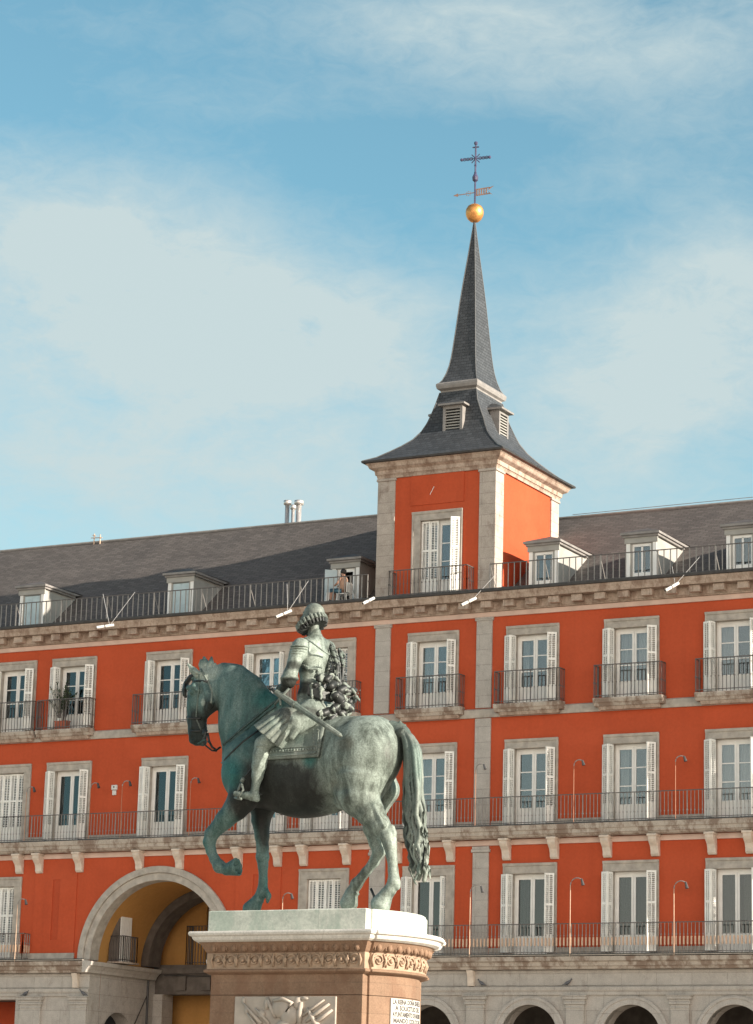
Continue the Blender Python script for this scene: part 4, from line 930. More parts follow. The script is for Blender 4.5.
# ------------------------------------------------------------------ distance-field sculpting
class SDF:
    """smooth union of rounded forms on a grid, meshed with surface nets"""
    def __init__(s, lo, hi, h):
        s.lo = np.array(lo, float); s.h = h
        s.n = np.ceil((np.array(hi) - s.lo) / h).astype(int) + 1
        s.d = np.full(s.n, 1.0, np.float32)
        s.ax = [s.lo[i] + h * np.arange(s.n[i]) for i in range(3)]
    def region(s, lo, hi):
        a = np.clip(np.floor((np.array(lo) - s.lo) / s.h).astype(int), 0, s.n - 1); b = np.clip(np.ceil((np.array(hi) - s.lo) / s.h).astype(int) + 1, 1, s.n)
        if np.any(b - a < 2): return None
        X = s.ax[0][a[0]:b[0], None, None]; Y = s.ax[1][None, a[1]:b[1], None]; Z = s.ax[2][None, None, a[2]:b[2]]
        return (slice(a[0], b[0]), slice(a[1], b[1]), slice(a[2], b[2])), X, Y, Z
    @staticmethod
    def smin(a, b, k):
        if k <= 0: return np.minimum(a, b)
        h = np.clip(0.5 + 0.5 * (b - a) / k, 0, 1)
        return b * (1 - h) + a * h - k * h * (1 - h)
    def cone(s, a, b, ra, rb, sy=1.0, k=0.05):
        """tapered capsule a->b; sy flattens it across the statue (Y)"""
        a = np.array(a, float); b = np.array(b, float); m = max(ra, rb) + k + 3 * s.h
        my = m * max(sy, 0.3) if sy > 1 else m
        reg = s.region(np.minimum(a, b) - [m, my, m], np.maximum(a, b) + [m, my, m])
        if reg is None: return s
        sl, X, Y, Z = reg; cy0 = (a[1] + b[1]) / 2
        ab = b - a
        # squash about the local axis
        L2 = max(ab @ ab, 1e-9)
        t = np.clip(((X - a[0]) * ab[0] + (Y - a[1]) * ab[1] + (Z - a[2]) * ab[2]) / L2, 0, 1)
        dx = X - (a[0] + t * ab[0]); dy = (Y - (a[1] + t * ab[1])) / sy; dz = Z - (a[2] + t * ab[2])
        d = (np.sqrt(dx*dx + dy*dy + dz*dz) - (ra + (rb - ra) * t)) * min(1, sy ** 0.5)
        s.d[sl] = s.smin(s.d[sl], d.astype(np.float32), k); return s
    def ell(s, c, r, k=0.05, sub=False):
        c = np.array(c, float); r = np.array(r, float); m = r + k + 3 * s.h
        reg = s.region(c - m, c + m)
        if reg is None: return s
        sl, X, Y, Z = reg; p = ((X - c[0]) / r[0], (Y - c[1]) / r[1], (Z - c[2]) / r[2])
        k0 = np.sqrt(p[0]**2 + p[1]**2 + p[2]**2); k1 = np.sqrt((p[0]/r[0])**2 + (p[1]/r[1])**2 + (p[2]/r[2])**2) + 1e-6
        d = (k0 * (k0 - 1) / k1).astype(np.float32)
        if sub: s.d[sl] = -s.smin(-s.d[sl], d, k)
        else: s.d[sl] = s.smin(s.d[sl], d, k)
        return s
    def cut(s, p, n, lo, hi, k=0.01):
        n = np.array(n, float); n /= np.linalg.norm(n); reg = s.region(lo, hi)
        sl, X, Y, Z = reg; d = ((X - p[0]) * n[0] + (Y - p[1]) * n[1] + (Z - p[2]) * n[2]).astype(np.float32)
        s.d[sl] = -s.smin(-s.d[sl], -d, k); return s
    def mesh(s, name, key, smooth=True):
        d = s.d; h = s.h; inside = d < 0; n0, n1, n2 = d.shape
        cs = [(i, j, k) for i in (0, 1) for j in (0, 1) for k in (0, 1)]
        cnt = np.zeros((n0-1, n1-1, n2-1), np.int8)
        for i, j, k in cs: cnt += inside[i:n0-1+i, j:n1-1+j, k:n2-1+k]
        act = np.argwhere((cnt > 0) & (cnt < 8)); A = act.T
        D = {c: d[A[0]+c[0], A[1]+c[1], A[2]+c[2]] for c in cs}
        P = np.zeros((len(act), 3)); W_ = np.zeros(len(act))
        for c in cs:
            for ax in range(3):
                if c[ax] == 0:
                    e = list(c); e[ax] = 1; e = tuple(e); a, b = D[c], D[e]; m = (a < 0) != (b < 0)
                    t = np.where(m, a / np.where(m, a - b, 1), 0); q = np.array(c, float)[None].repeat(len(act), 0); q[:, ax] = t
                    P[m] += q[m]; W_[m] += 1
        P = (P / W_[:, None] + act) * h + s.lo
        idx = -np.ones((n0-1, n1-1, n2-1), np.int32); idx[A[0], A[1], A[2]] = np.arange(len(act))
        F = []
        for ax in range(3):
            sh = [slice(None)]*3; s2 = [slice(None)]*3; sh[ax] = slice(0, -1); s2[ax] = slice(1, None)
            a, b = inside[tuple(sh)], inside[tuple(s2)]; e = np.argwhere(a != b); o1, o2 = (ax+1) % 3, (ax+2) % 3
            ok = (e[:, o1] > 0) & (e[:, o2] > 0) & (e[:, o1] < d.shape[o1]-1) & (e[:, o2] < d.shape[o2]-1); e = e[ok]
            flip = a[e[:, 0], e[:, 1], e[:, 2]]
            def g(u, v): q = e.copy(); q[:, o1] -= u; q[:, o2] -= v; return idx[q[:, 0], q[:, 1], q[:, 2]]
            Q = np.stack([g(1, 1), g(0, 1), g(0, 0), g(1, 0)], 1); Q[~flip] = Q[~flip][:, ::-1]; F.append(Q)
        F = np.concatenate(F); F = F[(F >= 0).all(1)]
        me = bpy.data.meshes.new(name); me.vertices.add(len(P)); me.vertices.foreach_set('co', P.astype(np.float32).ravel())
        me.loops.add(len(F) * 4); me.loops.foreach_set('vertex_index', F.astype(np.int32).ravel())
        me.polygons.add(len(F)); me.polygons.foreach_set('loop_start', np.arange(len(F), dtype=np.int32) * 4)
        me.polygons.foreach_set('use_smooth', np.ones(len(F), bool)); me.update(calc_edges=True); me.validate()
        me.materials.append(MT[key]); return me
    def sample(s, P):
        q = (np.array(P) - s.lo) / s.h; i = np.floor(q).astype(int)
        if np.any(i < 0) or np.any(i >= s.n - 1): return 1.0
        f = q - i; v = 0
        for c in ((a, b, e) for a in (0, 1) for b in (0, 1) for e in (0, 1)):
            w = np.prod([f[j] if c[j] else 1 - f[j] for j in range(3)]); v += w * s.d[i[0]+c[0], i[1]+c[1], i[2]+c[2]]
        return v

# ------------------------------------------------------------------ pedestal
YC = -50.0                                    # the long axis of statue and pedestal
YF = YC - 0.95                                # front face of the pedestal
near = at(366, 908, YF); PTOP = near[2]; PX1 = near[0]; PX0 = at(209, 911, YF)[0]
SPX = 68.3                                    # photograph pixels per metre here
def zpx(py, px=366, Y=YF): return at(px, py, Y)[2]
def ped_outline(o_, x0=None, x1=None, hw=0.95, notch=.14, bow=.25):
    """plan: flat long sides, notched corners, bowed ends; o_ grows it"""
    x0 = (PX0 if x0 is None else x0) - o_; x1 = (PX1 if x1 is None else x1) + o_; h = hw + o_
    pts = [(x0, YC - h), (x1, YC - h), (x1, YC - h + notch), (x1 + .035, YC - h + notch)]
    hh = h - notch; bw = bow + o_ * .25; Rr = (hh*hh + bw*bw) / (2*bw); a0 = math.asin(hh / Rr)
    arc = [(x1 + .035 + Rr*math.cos(a0*t) - (Rr - bw), YC + Rr*math.sin(a0*t)) for t in np.linspace(-1, 1, 17)]
    pts += arc[1:-1] + [(x1 + .035, YC + h - notch), (x1, YC + h - notch), (x1, YC + h), (x0, YC + h), (x0, YC + h - notch), (x0 - .035, YC + h - notch)]
    pts += [(x0 - .035 - (p[0] - x1 - .035), -p[1] + 2*YC) for p in arc[1:-1]] + [(x0 - .035, YC - h + notch), (x0, YC - h + notch)]
    return pts
PED = thing('pedestal', (0.5*(PX0 + PX1), YC, 0), 'tall brown granite pedestal with white marble cap, carved frieze and relief panel under the horse', 'pedestal')
WORLD[PED] = Vector(PED.location)
def stack(key, levels, **kw):
    mb = MB().mat(key); mb.rings([[(x, y, z) for x, y in ped_outline(o_, **kw)] for o_, z in levels]); return mb
z929, z936, z941, z951, z968, z972, z995 = [zpx(v) for v in (929.5, 936, 941, 951, 967.5, 972, 994.5)]
wp('plinth', stack('marble_green', [(0.0, z929 - .01), (0.0, PTOP - .012), (-.012, PTOP)]), PED, label='white marble plinth block, green tinged on its long side')
wp('cap', stack('marble', [(.11, z941 + .005), (.15, z941 + .03), (.165, z936 - .01), (.17, z936 + .01), (.20, z936 + .025), (.212, z929 - .035), (.205, z929 - .02), (.195, z929 - .006), (0.0, z929 + .004)]), PED, bevel=.004)
o1 = -.02
wp('ovolo', stack('sandstone', [(o1 + .02, z951 - .01), (o1 + .04, z951 + .02), (.08, z941 - .01), (.095, z941 + .006)]), PED, label='egg moulding under the cap')
wp('frieze', stack('frieze', [(o1 + .02, z968 - .01), (o1 + .02, z951 - .008)]), PED, label='band of carved scrolls')
wp('neck_moulding', stack('sandstone', [(o1 - .02, z972 - .02), (o1 + .03, z972), (o1 + .055, z972 + .015), (o1 + .055, z968 - .02), (o1 + .03, z968 - .008)]), PED, bevel=.004)
wp('die_block', stack('sandstone', [(o1 - .03, z995 + .004), (o1 - .03, z972 - .018)]), PED)
wp('shaft', stack('sandstone', [(o1 + .12, 0), (o1 + .12, .9), (o1 - .03, 1.0), (o1 - .03, z995 - .004)]), PED)
wp('base', stack('sandstone', [(.35, 0), (.35, .5), (.2, .6)]), PED)
# eggs and scrolls, front and rear faces
def face_pts(o_, n_front, n_rear):
    """(point, outward normal angle) along the near long side and the bowed end"""
    out = []; x0, x1 = PX0 - o_ + .1, PX1 + o_ - .06
    for i in range(n_front): out.append(((x0 + (x1 - x0) * (i + .5) / n_front, YC - .95 - o_), -math.pi/2))
    hh = .95 + o_ - .14; bw = .25 + o_*.25; Rr = (hh*hh + bw*bw)/(2*bw); a0 = math.asin(hh/Rr)
    for i in range(n_rear):
        t = -1 + 2 * (i + .5) / n_rear; out.append(((PX1 + o_ + .035 + Rr*math.cos(a0*t) - (Rr - bw), YC + Rr*math.sin(a0*t)), a0*t))
    return out
eg = MB().mat('sandstone'); zc2 = (z941 + z951) / 2; hh = (z941 - z951) / 2
for (x, y), a in face_pts(.045, 15, 10): eg.ball((x, y, zc2 - .01), hh * .78, 8, (.85, .85, 1.1))
for (x, y), a in face_pts(.035, 30, 20): eg.box(x - .008, x + .008, y - .03, y + .03, zc2 - hh*.7, zc2 + hh*.7)
wp('egg_carving', eg, PED, smooth=True)
sc_ = MB().mat('frieze'); zc3 = (z951 + z968) / 2; hz3 = (z951 - z968) / 2
for i, ((x, y), a) in enumerate(face_pts(o1 + .02, 12, 8)):
    ux, uy = -math.sin(a), math.cos(a); nx, ny = math.cos(a), math.sin(a); pts = []; s_ = 1 if i % 2 else -1
    for j in range(15):
        th = j * .62; rr = hz3 * .80 * (1 - j / 17); pts.append((x + ux*rr*math.cos(th)*s_ + nx*.012, y + uy*rr*math.cos(th)*s_ + ny*.012, zc3 + rr*math.sin(th)))
    sc_.tube(pts, [.016 - j * .0004 for j in range(15)], 6); sc_.ball((x + nx*.02, y + ny*.02, zc3), .03, 8)
    for d_ in (-1, 1): sc_.tube([(x + ux*d_*.085 + nx*.01, y + uy*d_*.085 + ny*.01, zc3 - hz3*.8), (x + ux*d_*.115 + nx*.03, y + uy*d_*.115 + ny*.03, zc3), (x + ux*d_*.08 + nx*.01, y + uy*d_*.08 + ny*.01, zc3 + hz3*.8)], [.01, .02, .008], 5)
wp('scroll_carving', sc_, PED, smooth=True)
# relief panel of arms
yp = YC - .95 + .03 - o1; pL = at(236, 996, yp)[0]; pR = at(337, 996, yp)[0]; pT = at(290, 996.5, yp)[2]
pm = MB().mat('panel').box(pL, pR, yp - .03, yp + .03, 2.2, pT); wp('relief_panel', pm, PED, bevel=.006, label='grey marble relief of a cuirass among spears')
rl_ = MB().mat('panel'); yr = yp - .03; cxp = (pL + pR) / 2 - .05
def P3(px, py, d=.02): q = at(px, py, yr); return (q[0], yr - d, q[2])
for a, b_, r0, r1 in (((243, 1002), (262, 1024), .02, .035), ((247, 1012), (262, 1032), .02, .03), ((330, 1004), (306, 1022), .03, .02), ((333, 1010), (312, 1026), .03, .02), ((325, 1000), (303, 1016), .02, .02), ((268, 998), (276, 1018), .03, .02), ((302, 1002), (300, 1024), .045, .03), ((308, 1008), (318, 1026), .035, .045), ((256, 1008), (270, 1024), .02, .02)):
    rl_.tube([P3(*a), P3((a[0]+b_[0])/2, (a[1]+b_[1])/2, .03), P3(*b_)], [r0*.6, r0, r1], 7)
for c, r0, sx_ in (((244, 1001), .05, (.7, .5, 1.1)), ((282, 1008), .17, (1.0, .35, .85)), ((290, 1016), .15, (1, .4, 1)), ((298, 1003), .10, (.6, .4, .9)), ((267, 1004), .07, (.6, .5, 1.2)), ((262, 1014), .06, (1, .5, 1)), ((247, 1011), .05, (.8, .5, 1.0)), ((285, 1025), .12, (1.2, .5, .6)), ((305, 998.5), .04, (1.4, .5, .6))):
    q = P3(*c, .01); rl_.ball(q, r0, 12, sx_)
cs_ = [(275, 1001), (285, 999), (294, 1003), (288, 1012)]; rl_.tube([P3(*c, .06) for c in cs_], [.02, .03, .03, .015], 6)
wp('relief_carving', rl_, PED, smooth=True)
# marble plaque on the bowed end, cut lines of capitals following the bow
oo = o1 - .03; hhp = .95 + oo - .14; bwp = .25 + oo*.25; Rp = (hhp*hhp + bwp*bwp)/(2*bwp); Ccx = PX1 + oo + .035 - (Rp - bwp)
def bow(s_, out=0.0): a = s_ / Rp; return (Ccx + (Rp + out)*math.cos(a), YC + (Rp + out)*math.sin(a))
best = min(np.linspace(-hhp, hhp, 200), key=lambda s_: abs((lambda P: (P @ CR) / (P @ CF) * FPX + 376.5 - 392.3)(np.array([*bow(s_, .02), 4.2]) - CAM)))
half = abs(best); pq = MB().mat('plaque'); ss = np.linspace(-half, half, 15); zt_ = z995 - .02
for a, b_ in zip(ss[:-1], ss[1:]):
    for o_a, o_b in ((.02, .02),):
        p0, p1 = bow(a, .02), bow(b_, .02); pq.add([(*p0, 2.6), (*p1, 2.6), (*p1, zt_), (*p0, zt_)], [(0, 1, 2, 3)])
        q0, q1 = bow(a, -.02), bow(b_, -.02); pq.add([(*p0, zt_), (*p1, zt_), (*q1, zt_), (*q0, zt_)], [(0, 1, 2, 3)])
for sg in (-half, half): p0, q0 = bow(sg, .02), bow(sg, -.02); pq.add([(*p0, 2.6), (*q0, 2.6), (*q0, zt_), (*p0, zt_)], [(0, 1, 2, 3)])
plq = wp('plaque', pq, PED, label='white marble plaque carved with lines of capitals')
dg = bpy.context.evaluated_depsgraph_get
lines = ['LA REINA DOÑA ISABEL II', 'Á SOLICITUD DEL', 'AYUNTAMIENTO DE MADRID', 'MANDÓ COLOCAR', 'EN ESTE SITIO LA ESTATUA', 'DEL SEÑOR REY', 'DON FELIPE III']
lm = MB().mat('letters'); step = .086
for i, tx in enumerate(lines):
    cu = bpy.data.curves.new('txt', 'FONT'); cu.body = tx; cu.size = .090; cu.align_x = 'CENTER'; cu.resolution_u = 2; cu.offset = .0035
    to = bpy.data.objects.new('txt', cu); COL.objects.link(to); bpy.context.view_layer.update()
    tm = to.to_mesh(); wdt = max(v.co.x for v in tm.vertices) - min(v.co.x for v in tm.vertices); sc0 = min(1.0, (2*half*.93) / wdt)
    vs = []
    for v in tm.vertices: x, y = bow(v.co.x * sc0, .0215); vs.append((x, y, zt_ - .075 - i*step + v.co.y))
    lm.add(vs, [tuple(p.vertices) for p in tm.polygons]); to.to_mesh_clear(); bpy.data.objects.remove(to); bpy.data.curves.remove(cu)
lo_ = place('inscription', lm.mesh('inscription'), plq)

# ------------------------------------------------------------------ equestrian statue
SX = 0.5 * (PX0 + PX1)
ST = thing('equestrian_statue', (SX, YC, PTOP), 'green bronze king riding a pacing horse with one foreleg raised, on the white plinth', 'statue')
WORLD[ST] = Vector((SX, YC, PTOP))
O3 = np.array([SX, YC, PTOP])
def Q(px, py, w=0.0): return at(px, py, YC - w) - O3          # local to the statue
def chain(s, pts, sy=1.0, k=.05):
    for a, b_ in zip(pts[:-1], pts[1:]): s.cone(Q(a[0], a[1], a[2]), Q(b_[0], b_[1], b_[2]), a[3]/SPX, b_[3]/SPX, sy, k)
def ZN(px, py): return tuple(Q(px, py) + O3)
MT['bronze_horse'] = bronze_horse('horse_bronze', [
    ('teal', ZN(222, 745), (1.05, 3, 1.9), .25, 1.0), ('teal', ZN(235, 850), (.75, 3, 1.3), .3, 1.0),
    ('dark', ZN(288, 797), (1.02, 3, .62), .3, .95), ('dark', ZN(262, 822), (.22, 3, .45), .3, .9), ('dark', ZN(199, 728), (.26, 3, .36), .4, .85), ('dark', ZN(214, 716), (.17, 3, .34), .4, .9),  # dark zones: black belly patina, with underside and jaw shade painted in
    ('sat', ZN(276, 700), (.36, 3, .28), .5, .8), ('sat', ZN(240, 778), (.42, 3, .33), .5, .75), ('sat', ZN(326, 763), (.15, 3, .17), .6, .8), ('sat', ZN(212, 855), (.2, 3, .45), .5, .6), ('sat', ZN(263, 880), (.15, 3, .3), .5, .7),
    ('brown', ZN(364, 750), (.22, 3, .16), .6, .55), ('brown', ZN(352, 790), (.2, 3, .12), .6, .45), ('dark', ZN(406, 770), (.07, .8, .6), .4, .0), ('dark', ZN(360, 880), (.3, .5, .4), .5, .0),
    ('pale', ZN(211, 672), (.30, 3, .22), .5, .8), ('pale', ZN(193, 670), (.10, 3, .12), .5, .9), ('dark', ZN(190.5, 698.5), (.055, 3, .06), .5, .9), ('pale', ZN(208, 704), (.05, 3, .07), .5, .7)])  # small dark spot paints the shade of the eye hollow
H = SDF((-2.35, -.85, -.06), (1.75, .85, 4.0), .0145)
# trunk
chain(H, [(338, 765, 0, 41), (300, 772, 0, 43), (268, 768, 0, 41)], .78, .14)
chain(H, [(364, 757, .16, 38.5), (355, 760, .15, 37)], .85, .12); chain(H, [(361, 757, -.14, 33), (355, 758, -.14, 33)], .85, .12)
chain(H, [(372, 748, 0, 32), (340, 752, 0, 36)], .8, .10)
chain(H, [(256, 765, .10, 37), (252, 772, .14, 33)], .75, .1); chain(H, [(258, 765, -.12, 36), (262, 775, -.14, 30)], .75, .1)
H.ell(Q(318, 786, 0), (.62, .43, .42), .15)
chain(H, [(300, 722, 0, 12), (272, 712, 0, 13), (262, 705, 0, 14)], .7, .12)
# neck and crest
chain(H, [(256.5, 748, 0, 39.5), (248, 722, 0, 32), (242, 699, 0, 26), (231, 685, 0, 20), (219, 679, 0, 15)], .50, .10)
chain(H, [(224, 668, 0, 4.5), (240, 672, 0, 4.5), (254, 682, 0, 4.5), (264, 696, 0, 5), (277, 708, 0, 8), (294, 720, 0, 10)], .8, .06)
# head
chain(H, [(206, 681, 0, 13), (200, 694, 0, 13.2), (198, 706, 0, 12), (197, 719, 0, 10.3), (197.5, 731, 0, 9.8), (197.5, 738, 0, 8.2)], .68, .05)
chain(H, [(211, 690, .05, 12), (208.0, 702, .05, 12.3), (203, 711, .04, 9)], .55, .05); chain(H, [(214, 690, -.05, 12), (211, 701, -.05, 11)], .5, .05)
chain(H, [(201, 738, 0, 7), (203, 742, 0, 4.5)], .7, .03); chain(H, [(192, 734, .07, 3.5), (192.5, 740, .06, 4)], .8, .03); chain(H, [(195, 733, -.08, 3.5), (195, 739, -.06, 4)], .8, .03)
H.ell(Q(191.5, 738, .12), (.03, .04, .045), .02, sub=True)           # nostril
H.cone(Q(198, 743.5, .2), Q(205, 739.5, .2), .014, .012, 1, .0)
H.ell(Q(192.5, 692, .135), (.055, .05, .045), .025)                  # eye and brow
chain(H, [(188.5, 688, .12, 2.6), (194, 686.5, .15, 3.0), (198, 690, .16, 2.2)], 1, .03)
chain(H, [(190, 699, .10, 2.5), (193, 714, .10, 2.2), (193, 727, .09, 2.5)], 1, .03)     # face crest
chain(H, [(204, 683, .13, 3.2), (207, 692, .17, 3), (211, 702, .18, 3.4), (208, 709, .15, 2.5)], 1, .03)
# near ear and forelock plume
chain(H, [(198, 675, .10, 4.2), (193.5, 670.5, .12, 3.6), (188.2, 664.3, .13, 1.3)], 1, .02); H.cone(Q(196.5, 672.5, .17), Q(190.5, 667, .165), .028, .012, 1, 0)
chain(H, [(207, 673, -.02, 5), (206, 664, -.02, 4), (204, 657.5, 0, 1.5)], 1, .02); chain(H, [(209, 672, 0, 4), (211, 663, 0, 3), (211.5, 657.5, -.02, 1.3)], 1, .02); chain(H, [(204, 672, .03, 4), (201, 665, .03, 2.6), (201, 660, .03, 1.3)], 1, .015); chain(H, [(211, 672, .02, 3.4), (215, 664, .02, 1.6)], 1, .015)
for k_ in range(5): chain(H, [(197 - k_*1.0, 676, -.02 - .03*k_, 3), (190 - k_*.9, 681 + k_, -.10, 3.0), (186.5 - k_*.4, 688 + k_*1.2, -.13, 2.5), (186 + k_*.3, 694 + k_, -.12, 1.2)], 1, .008)
# raised near foreleg
chain(H, [(248, 782, .24, 21), (243, 798, .30, 15), (236, 808, .32, 12), (225, 819.5, .32, 9.3), (212, 833.5, .32, 7.0)], 1, .05)
chain(H, [(212, 833.5, .32, 7.2), (209.3, 842, .32, 6.2), (211, 851, .32, 4.9), (214.5, 859, .32, 4.9), (219.5, 866.5, .32, 6.4), (226, 869.5, .32, 5.2)], 1, .03)
chain(H, [(227, 869.5, .32, 6.0), (238.5, 866.5, .32, 9.6)], 1, .02)
c = Q(238, 867, .32); n_ = np.array(Q(238.5, 866.5, .32)) - np.array(Q(227, 869.5, .32)); nn = n_ / np.linalg.norm(n_)
H.cut(c + nn*.0, n_, c - .35 + [0.24, 0, 0], c + .35, .004)
H.ell(c + nn*.012, (.085, .10, .10), .01, sub=True); H.cone(c - nn*.05 + [0, 0, .0], c - nn*.012, .05, .025, 1, .01)
# standing far foreleg
chain(H, [(262, 785, -.22, 20), (263, 806, -.28, 13.5), (261, 820, -.28, 9.6), (262, 836, -.28, 7.2), (262.6, 848, -.28, 6.0), (262.5, 857, -.28, 6.6), (263, 866, -.28, 5.0), (263.2, 880, -.28, 4.3), (262.5, 892, -.28, 5.8), (257.5, 900, -.28, 5.3)], 1, .03)
chain(H, [(257, 901, -.28, 6.3), (252, 909, -.28, 9.5)], 1, .02)
for k_ in range(3): chain(H, [(266, 890 + k_, -.28 + .02*k_, 2.5), (268.5, 897 - k_, -.28, 2.6), (267.5, 902, -.28, 1.2)], 1, .012)
# near hind leg
chain(H, [(362, 782, .22, 28), (360, 797, .27, 20.5), (370, 812, .28, 14.2), (380, 825, .28, 10.2), (387.5, 836, .28, 7.6), (390, 845, .28, 6.4), (391.6, 857, .28, 4.9), (393, 870, .28, 4.6), (394, 882, .28, 6.0), (390, 890, .28, 5.8), (386, 894.5, .28, 6.0)], 1, .035)
chain(H, [(391.5, 828, .28, 3.5), (393.3, 833, .28, 3.2), (394, 840, .28, 2.5), (395.5, 862, .28, 1.8), (396.5, 880, .28, 2.6), (398, 888, .28, 1.5)], 1, .02)
chain(H, [(386, 895, .28, 7.0), (381, 904, .28, 10.0)], 1, .02); H.ell(Q(397, 886, .28), (.05, .05, .06), .02)
chain(H, [(374, 806, .42, 2.2), (384, 826, .40, 2.0)], 1, .03)
chain(H, [(345, 795, .30, 12), (341, 803, .25, 6)], 1, .08)
# far hind leg, a stride ahead
chain(H, [(377, 780, -.24, 20), (383, 790, -.27, 16), (374, 812, -.28, 11.5), (372, 828, -.28, 8.8), (376, 843, -.28, 6.8), (379, 852, -.28, 6.2), (374, 862, -.28, 5.0), (366, 872, -.28, 4.5), (356.5, 884, -.28, 5.8), (352, 892, -.28, 5.4)], 1, .035)
chain(H, [(351.5, 893, -.28, 6.6), (349, 903, -.28, 9.0)], 1, .02); H.ell(Q(382, 850, -.28), (.045, .045, .05), .02)
# coronets, sheath, seams
for p_ in ((386, 894, .28, 7.6), (352, 894, -.28, 7.2), (257, 901.5, -.28, 6.8)): H.ell(Q(*p_[:3]), (p_[3]/SPX*1.05, p_[3]/SPX*1.0, .03), .012)
H.ell(Q(330, 806, 0), (.22, .10, .09), .06)
H.cut((0, 0, 0.002), (0, 0, -1), (-2.3, -.8, -.06), (1.7, .8, .12), .004)
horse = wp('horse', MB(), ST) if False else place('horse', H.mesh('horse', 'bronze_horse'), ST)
def surf(px, py, out=0.0, sdf=None, lo=-.95, hi=.5):
    """first bronze surface met behind a survey point"""
    sdf = sdf or H; d = ray(px, py); ys = np.linspace(lo, hi, 160); prev = None
    for y in ys:
        P = CAM + d * ((YC + y - CAM[1]) / d[1]) - O3
        if sdf.sample(P) < 0:
            return tuple(P - d / np.linalg.norm(d) * out)
    return None
def strap(name, pts, r, parent, key='bronze_dark', flat=.6, n=7, out=.0):
    P = []
    for (x0, y0), (x1, y1) in zip(pts[:-1], pts[1:]):
        m_ = max(2, int(math.hypot(x1 - x0, y1 - y0) / 4))
        for i in range(m_): P.append((x0 + (x1 - x0)*i/m_, y0 + (y1 - y0)*i/m_))
    P.append(pts[-1]); S = [surf(*p_, out=out) for p_ in P]; S = [s_ for s_ in S if s_ is not None]
    if len(S) < 2: return None
    return place(name, MB().mat(key).tube(S, r, n).mesh(name, True), parent)

# tail
TL = SDF((.75, -.42, .1), (1.75, .42, 2.9), .0125)
core = [(396, 735, 0, 7), (403, 733, 0, 6.5), (409, 742, 0, 6.5), (411.5, 758, 0, 7), (413, 790, 0, 8), (414, 820, 0, 9.5), (416, 845, 0, 9), (417.5, 866, 0, 5.5)]
TC = SDF((.75, -.42, .1), (1.75, .42, 2.9), .0125); chain(TC, core, 1.3, .03)
chain(TL, core[:3], 1.3, .03)
rnd = random.Random(11)
for i in range(30):
    a = 2*math.pi*i/30 + rnd.uniform(-.12, .12); ph = rnd.uniform(0, 6.3); ey = rnd.uniform(846, 885); pts = []; nseg = 20; lw = rnd.choice([.6, .8, 1.0, 1.35, 1.6]); off = rnd.uniform(-1.2, 1.2)
    for j in range(nseg + 1):
        t = j / nseg; y = 729 + (ey - 729) * t; cx0 = np.interp(y, [728, 736, 745, 760, 800, 840, 885], [401, 407, 411, 412.5, 413.5, 415.5, 419]); rr = off*min(1, t*4) + np.interp(t, [0, .06, .15, .4, .75, 1], [3, 5.5, 7.6, 9, 10.8, 9.0 + 3*math.cos(a)])
        wob = math.sin(t*t*20 + ph*.6 + i*.35) * (2.6 * t**1.4 + .2)
        pts.append((cx0 + rr*math.cos(a)*.92 + wob, y, -rr*math.sin(a)/SPX*1.5, max(.75, (2.3 - .9*t)*lw * min(1, .55 + 3*t))))
    chain(TL, pts, 1, .0)
chain(TL, [(392, 727, 0, 6.5), (400, 729, 0, 6), (404, 733, 0, 5)], 1, .03)
chain(TL, [(400, 722, .02, 1.5), (401, 729, .02, 3)], 1, .01); chain(TL, [(405, 725, .0, 1.2), (404, 731, .02, 2.6)], 1, .01)
tail = place('tail', TL.mesh('tail', 'bronze_rider'), ST)
place('tail_shade_core', TC.mesh('tail_shade_core', 'bronze_dark'), tail, label='dark core painting the shade between the pale strands')  # dark core stands for the shade in the grooves between strands

# saddle cloth: curved sheet over the flank
def sheet(nu, nv, corner, out, key, name, parent, thick=.03, wav=0.0):
    G = []
    for i in range(nu + 1):
        row = []
        for j in range(nv + 1):
            u, v = i/nu, j/nv; (x0, y0), (x1, y1), (x2, y2), (x3, y3) = corner
            px = (x0*(1-u) + x1*u)*(1-v) + (x3*(1-u) + x2*u)*v; py = (y0*(1-u) + y1*u)*(1-v) + (y3*(1-u) + y2*u)*v
            row.append(surf(px, py, out + wav*math.sin(u*9 + v*3)))
        G.append(row)
    mb = MB().mat(key); ok = lambda *p_: all(q is not None for q in p_)
    for i in range(nu):
        for j in range(nv):
            a, b_, c_, d_ = G[i][j], G[i+1][j], G[i+1][j+1], G[i][j+1]
            if ok(a, b_, c_, d_):
                mb.add([a, b_, c_, d_], [(0, 3, 2, 1)])
    me = mb.mesh(name, True); o = place(name, me, parent)
    wm = o.modifiers.new('weld', 'WELD'); wm.merge_threshold = .001
    so_ = o.modifiers.new('thick', 'SOLIDIFY'); so_.thickness = thick; so_.offset = 0
    return o
cl_ = sheet(22, 14, [(266, 727), (325, 722), (318.5, 757), (262, 760)], .05, 'bronze_rider', 'saddle_cloth', ST)
st_ = strap('border', [(319, 730), (316, 753.5), (264, 757)], .012, cl_, 'bronze_rider', out=.075)
for yy, dy in ((750, 0), (746, 0)):
    strap('border', [(266, yy + 3), (316.5, yy)], .008, cl_, 'bronze_rider', out=.075)
# small raised ornament along the border
orn = MB().mat('bronze_rider')
for i in range(17):
    p_ = surf(268 + i*2.9, 751.8 - i*.18, .075)
    if p_: orn.ball(p_, .024, 6, (1, .6, 1))
for i in range(8):
    for kx in (317.5, 313):
        p_ = surf(kx + (.35 if kx > 315 else .3)*(7 - i)*.55, 748 - i*3, .075)
        if p_: orn.ball(p_, .02, 6, (1, .6, 1))
place('border_ornament', orn.mesh('border_ornament', True), cl_)

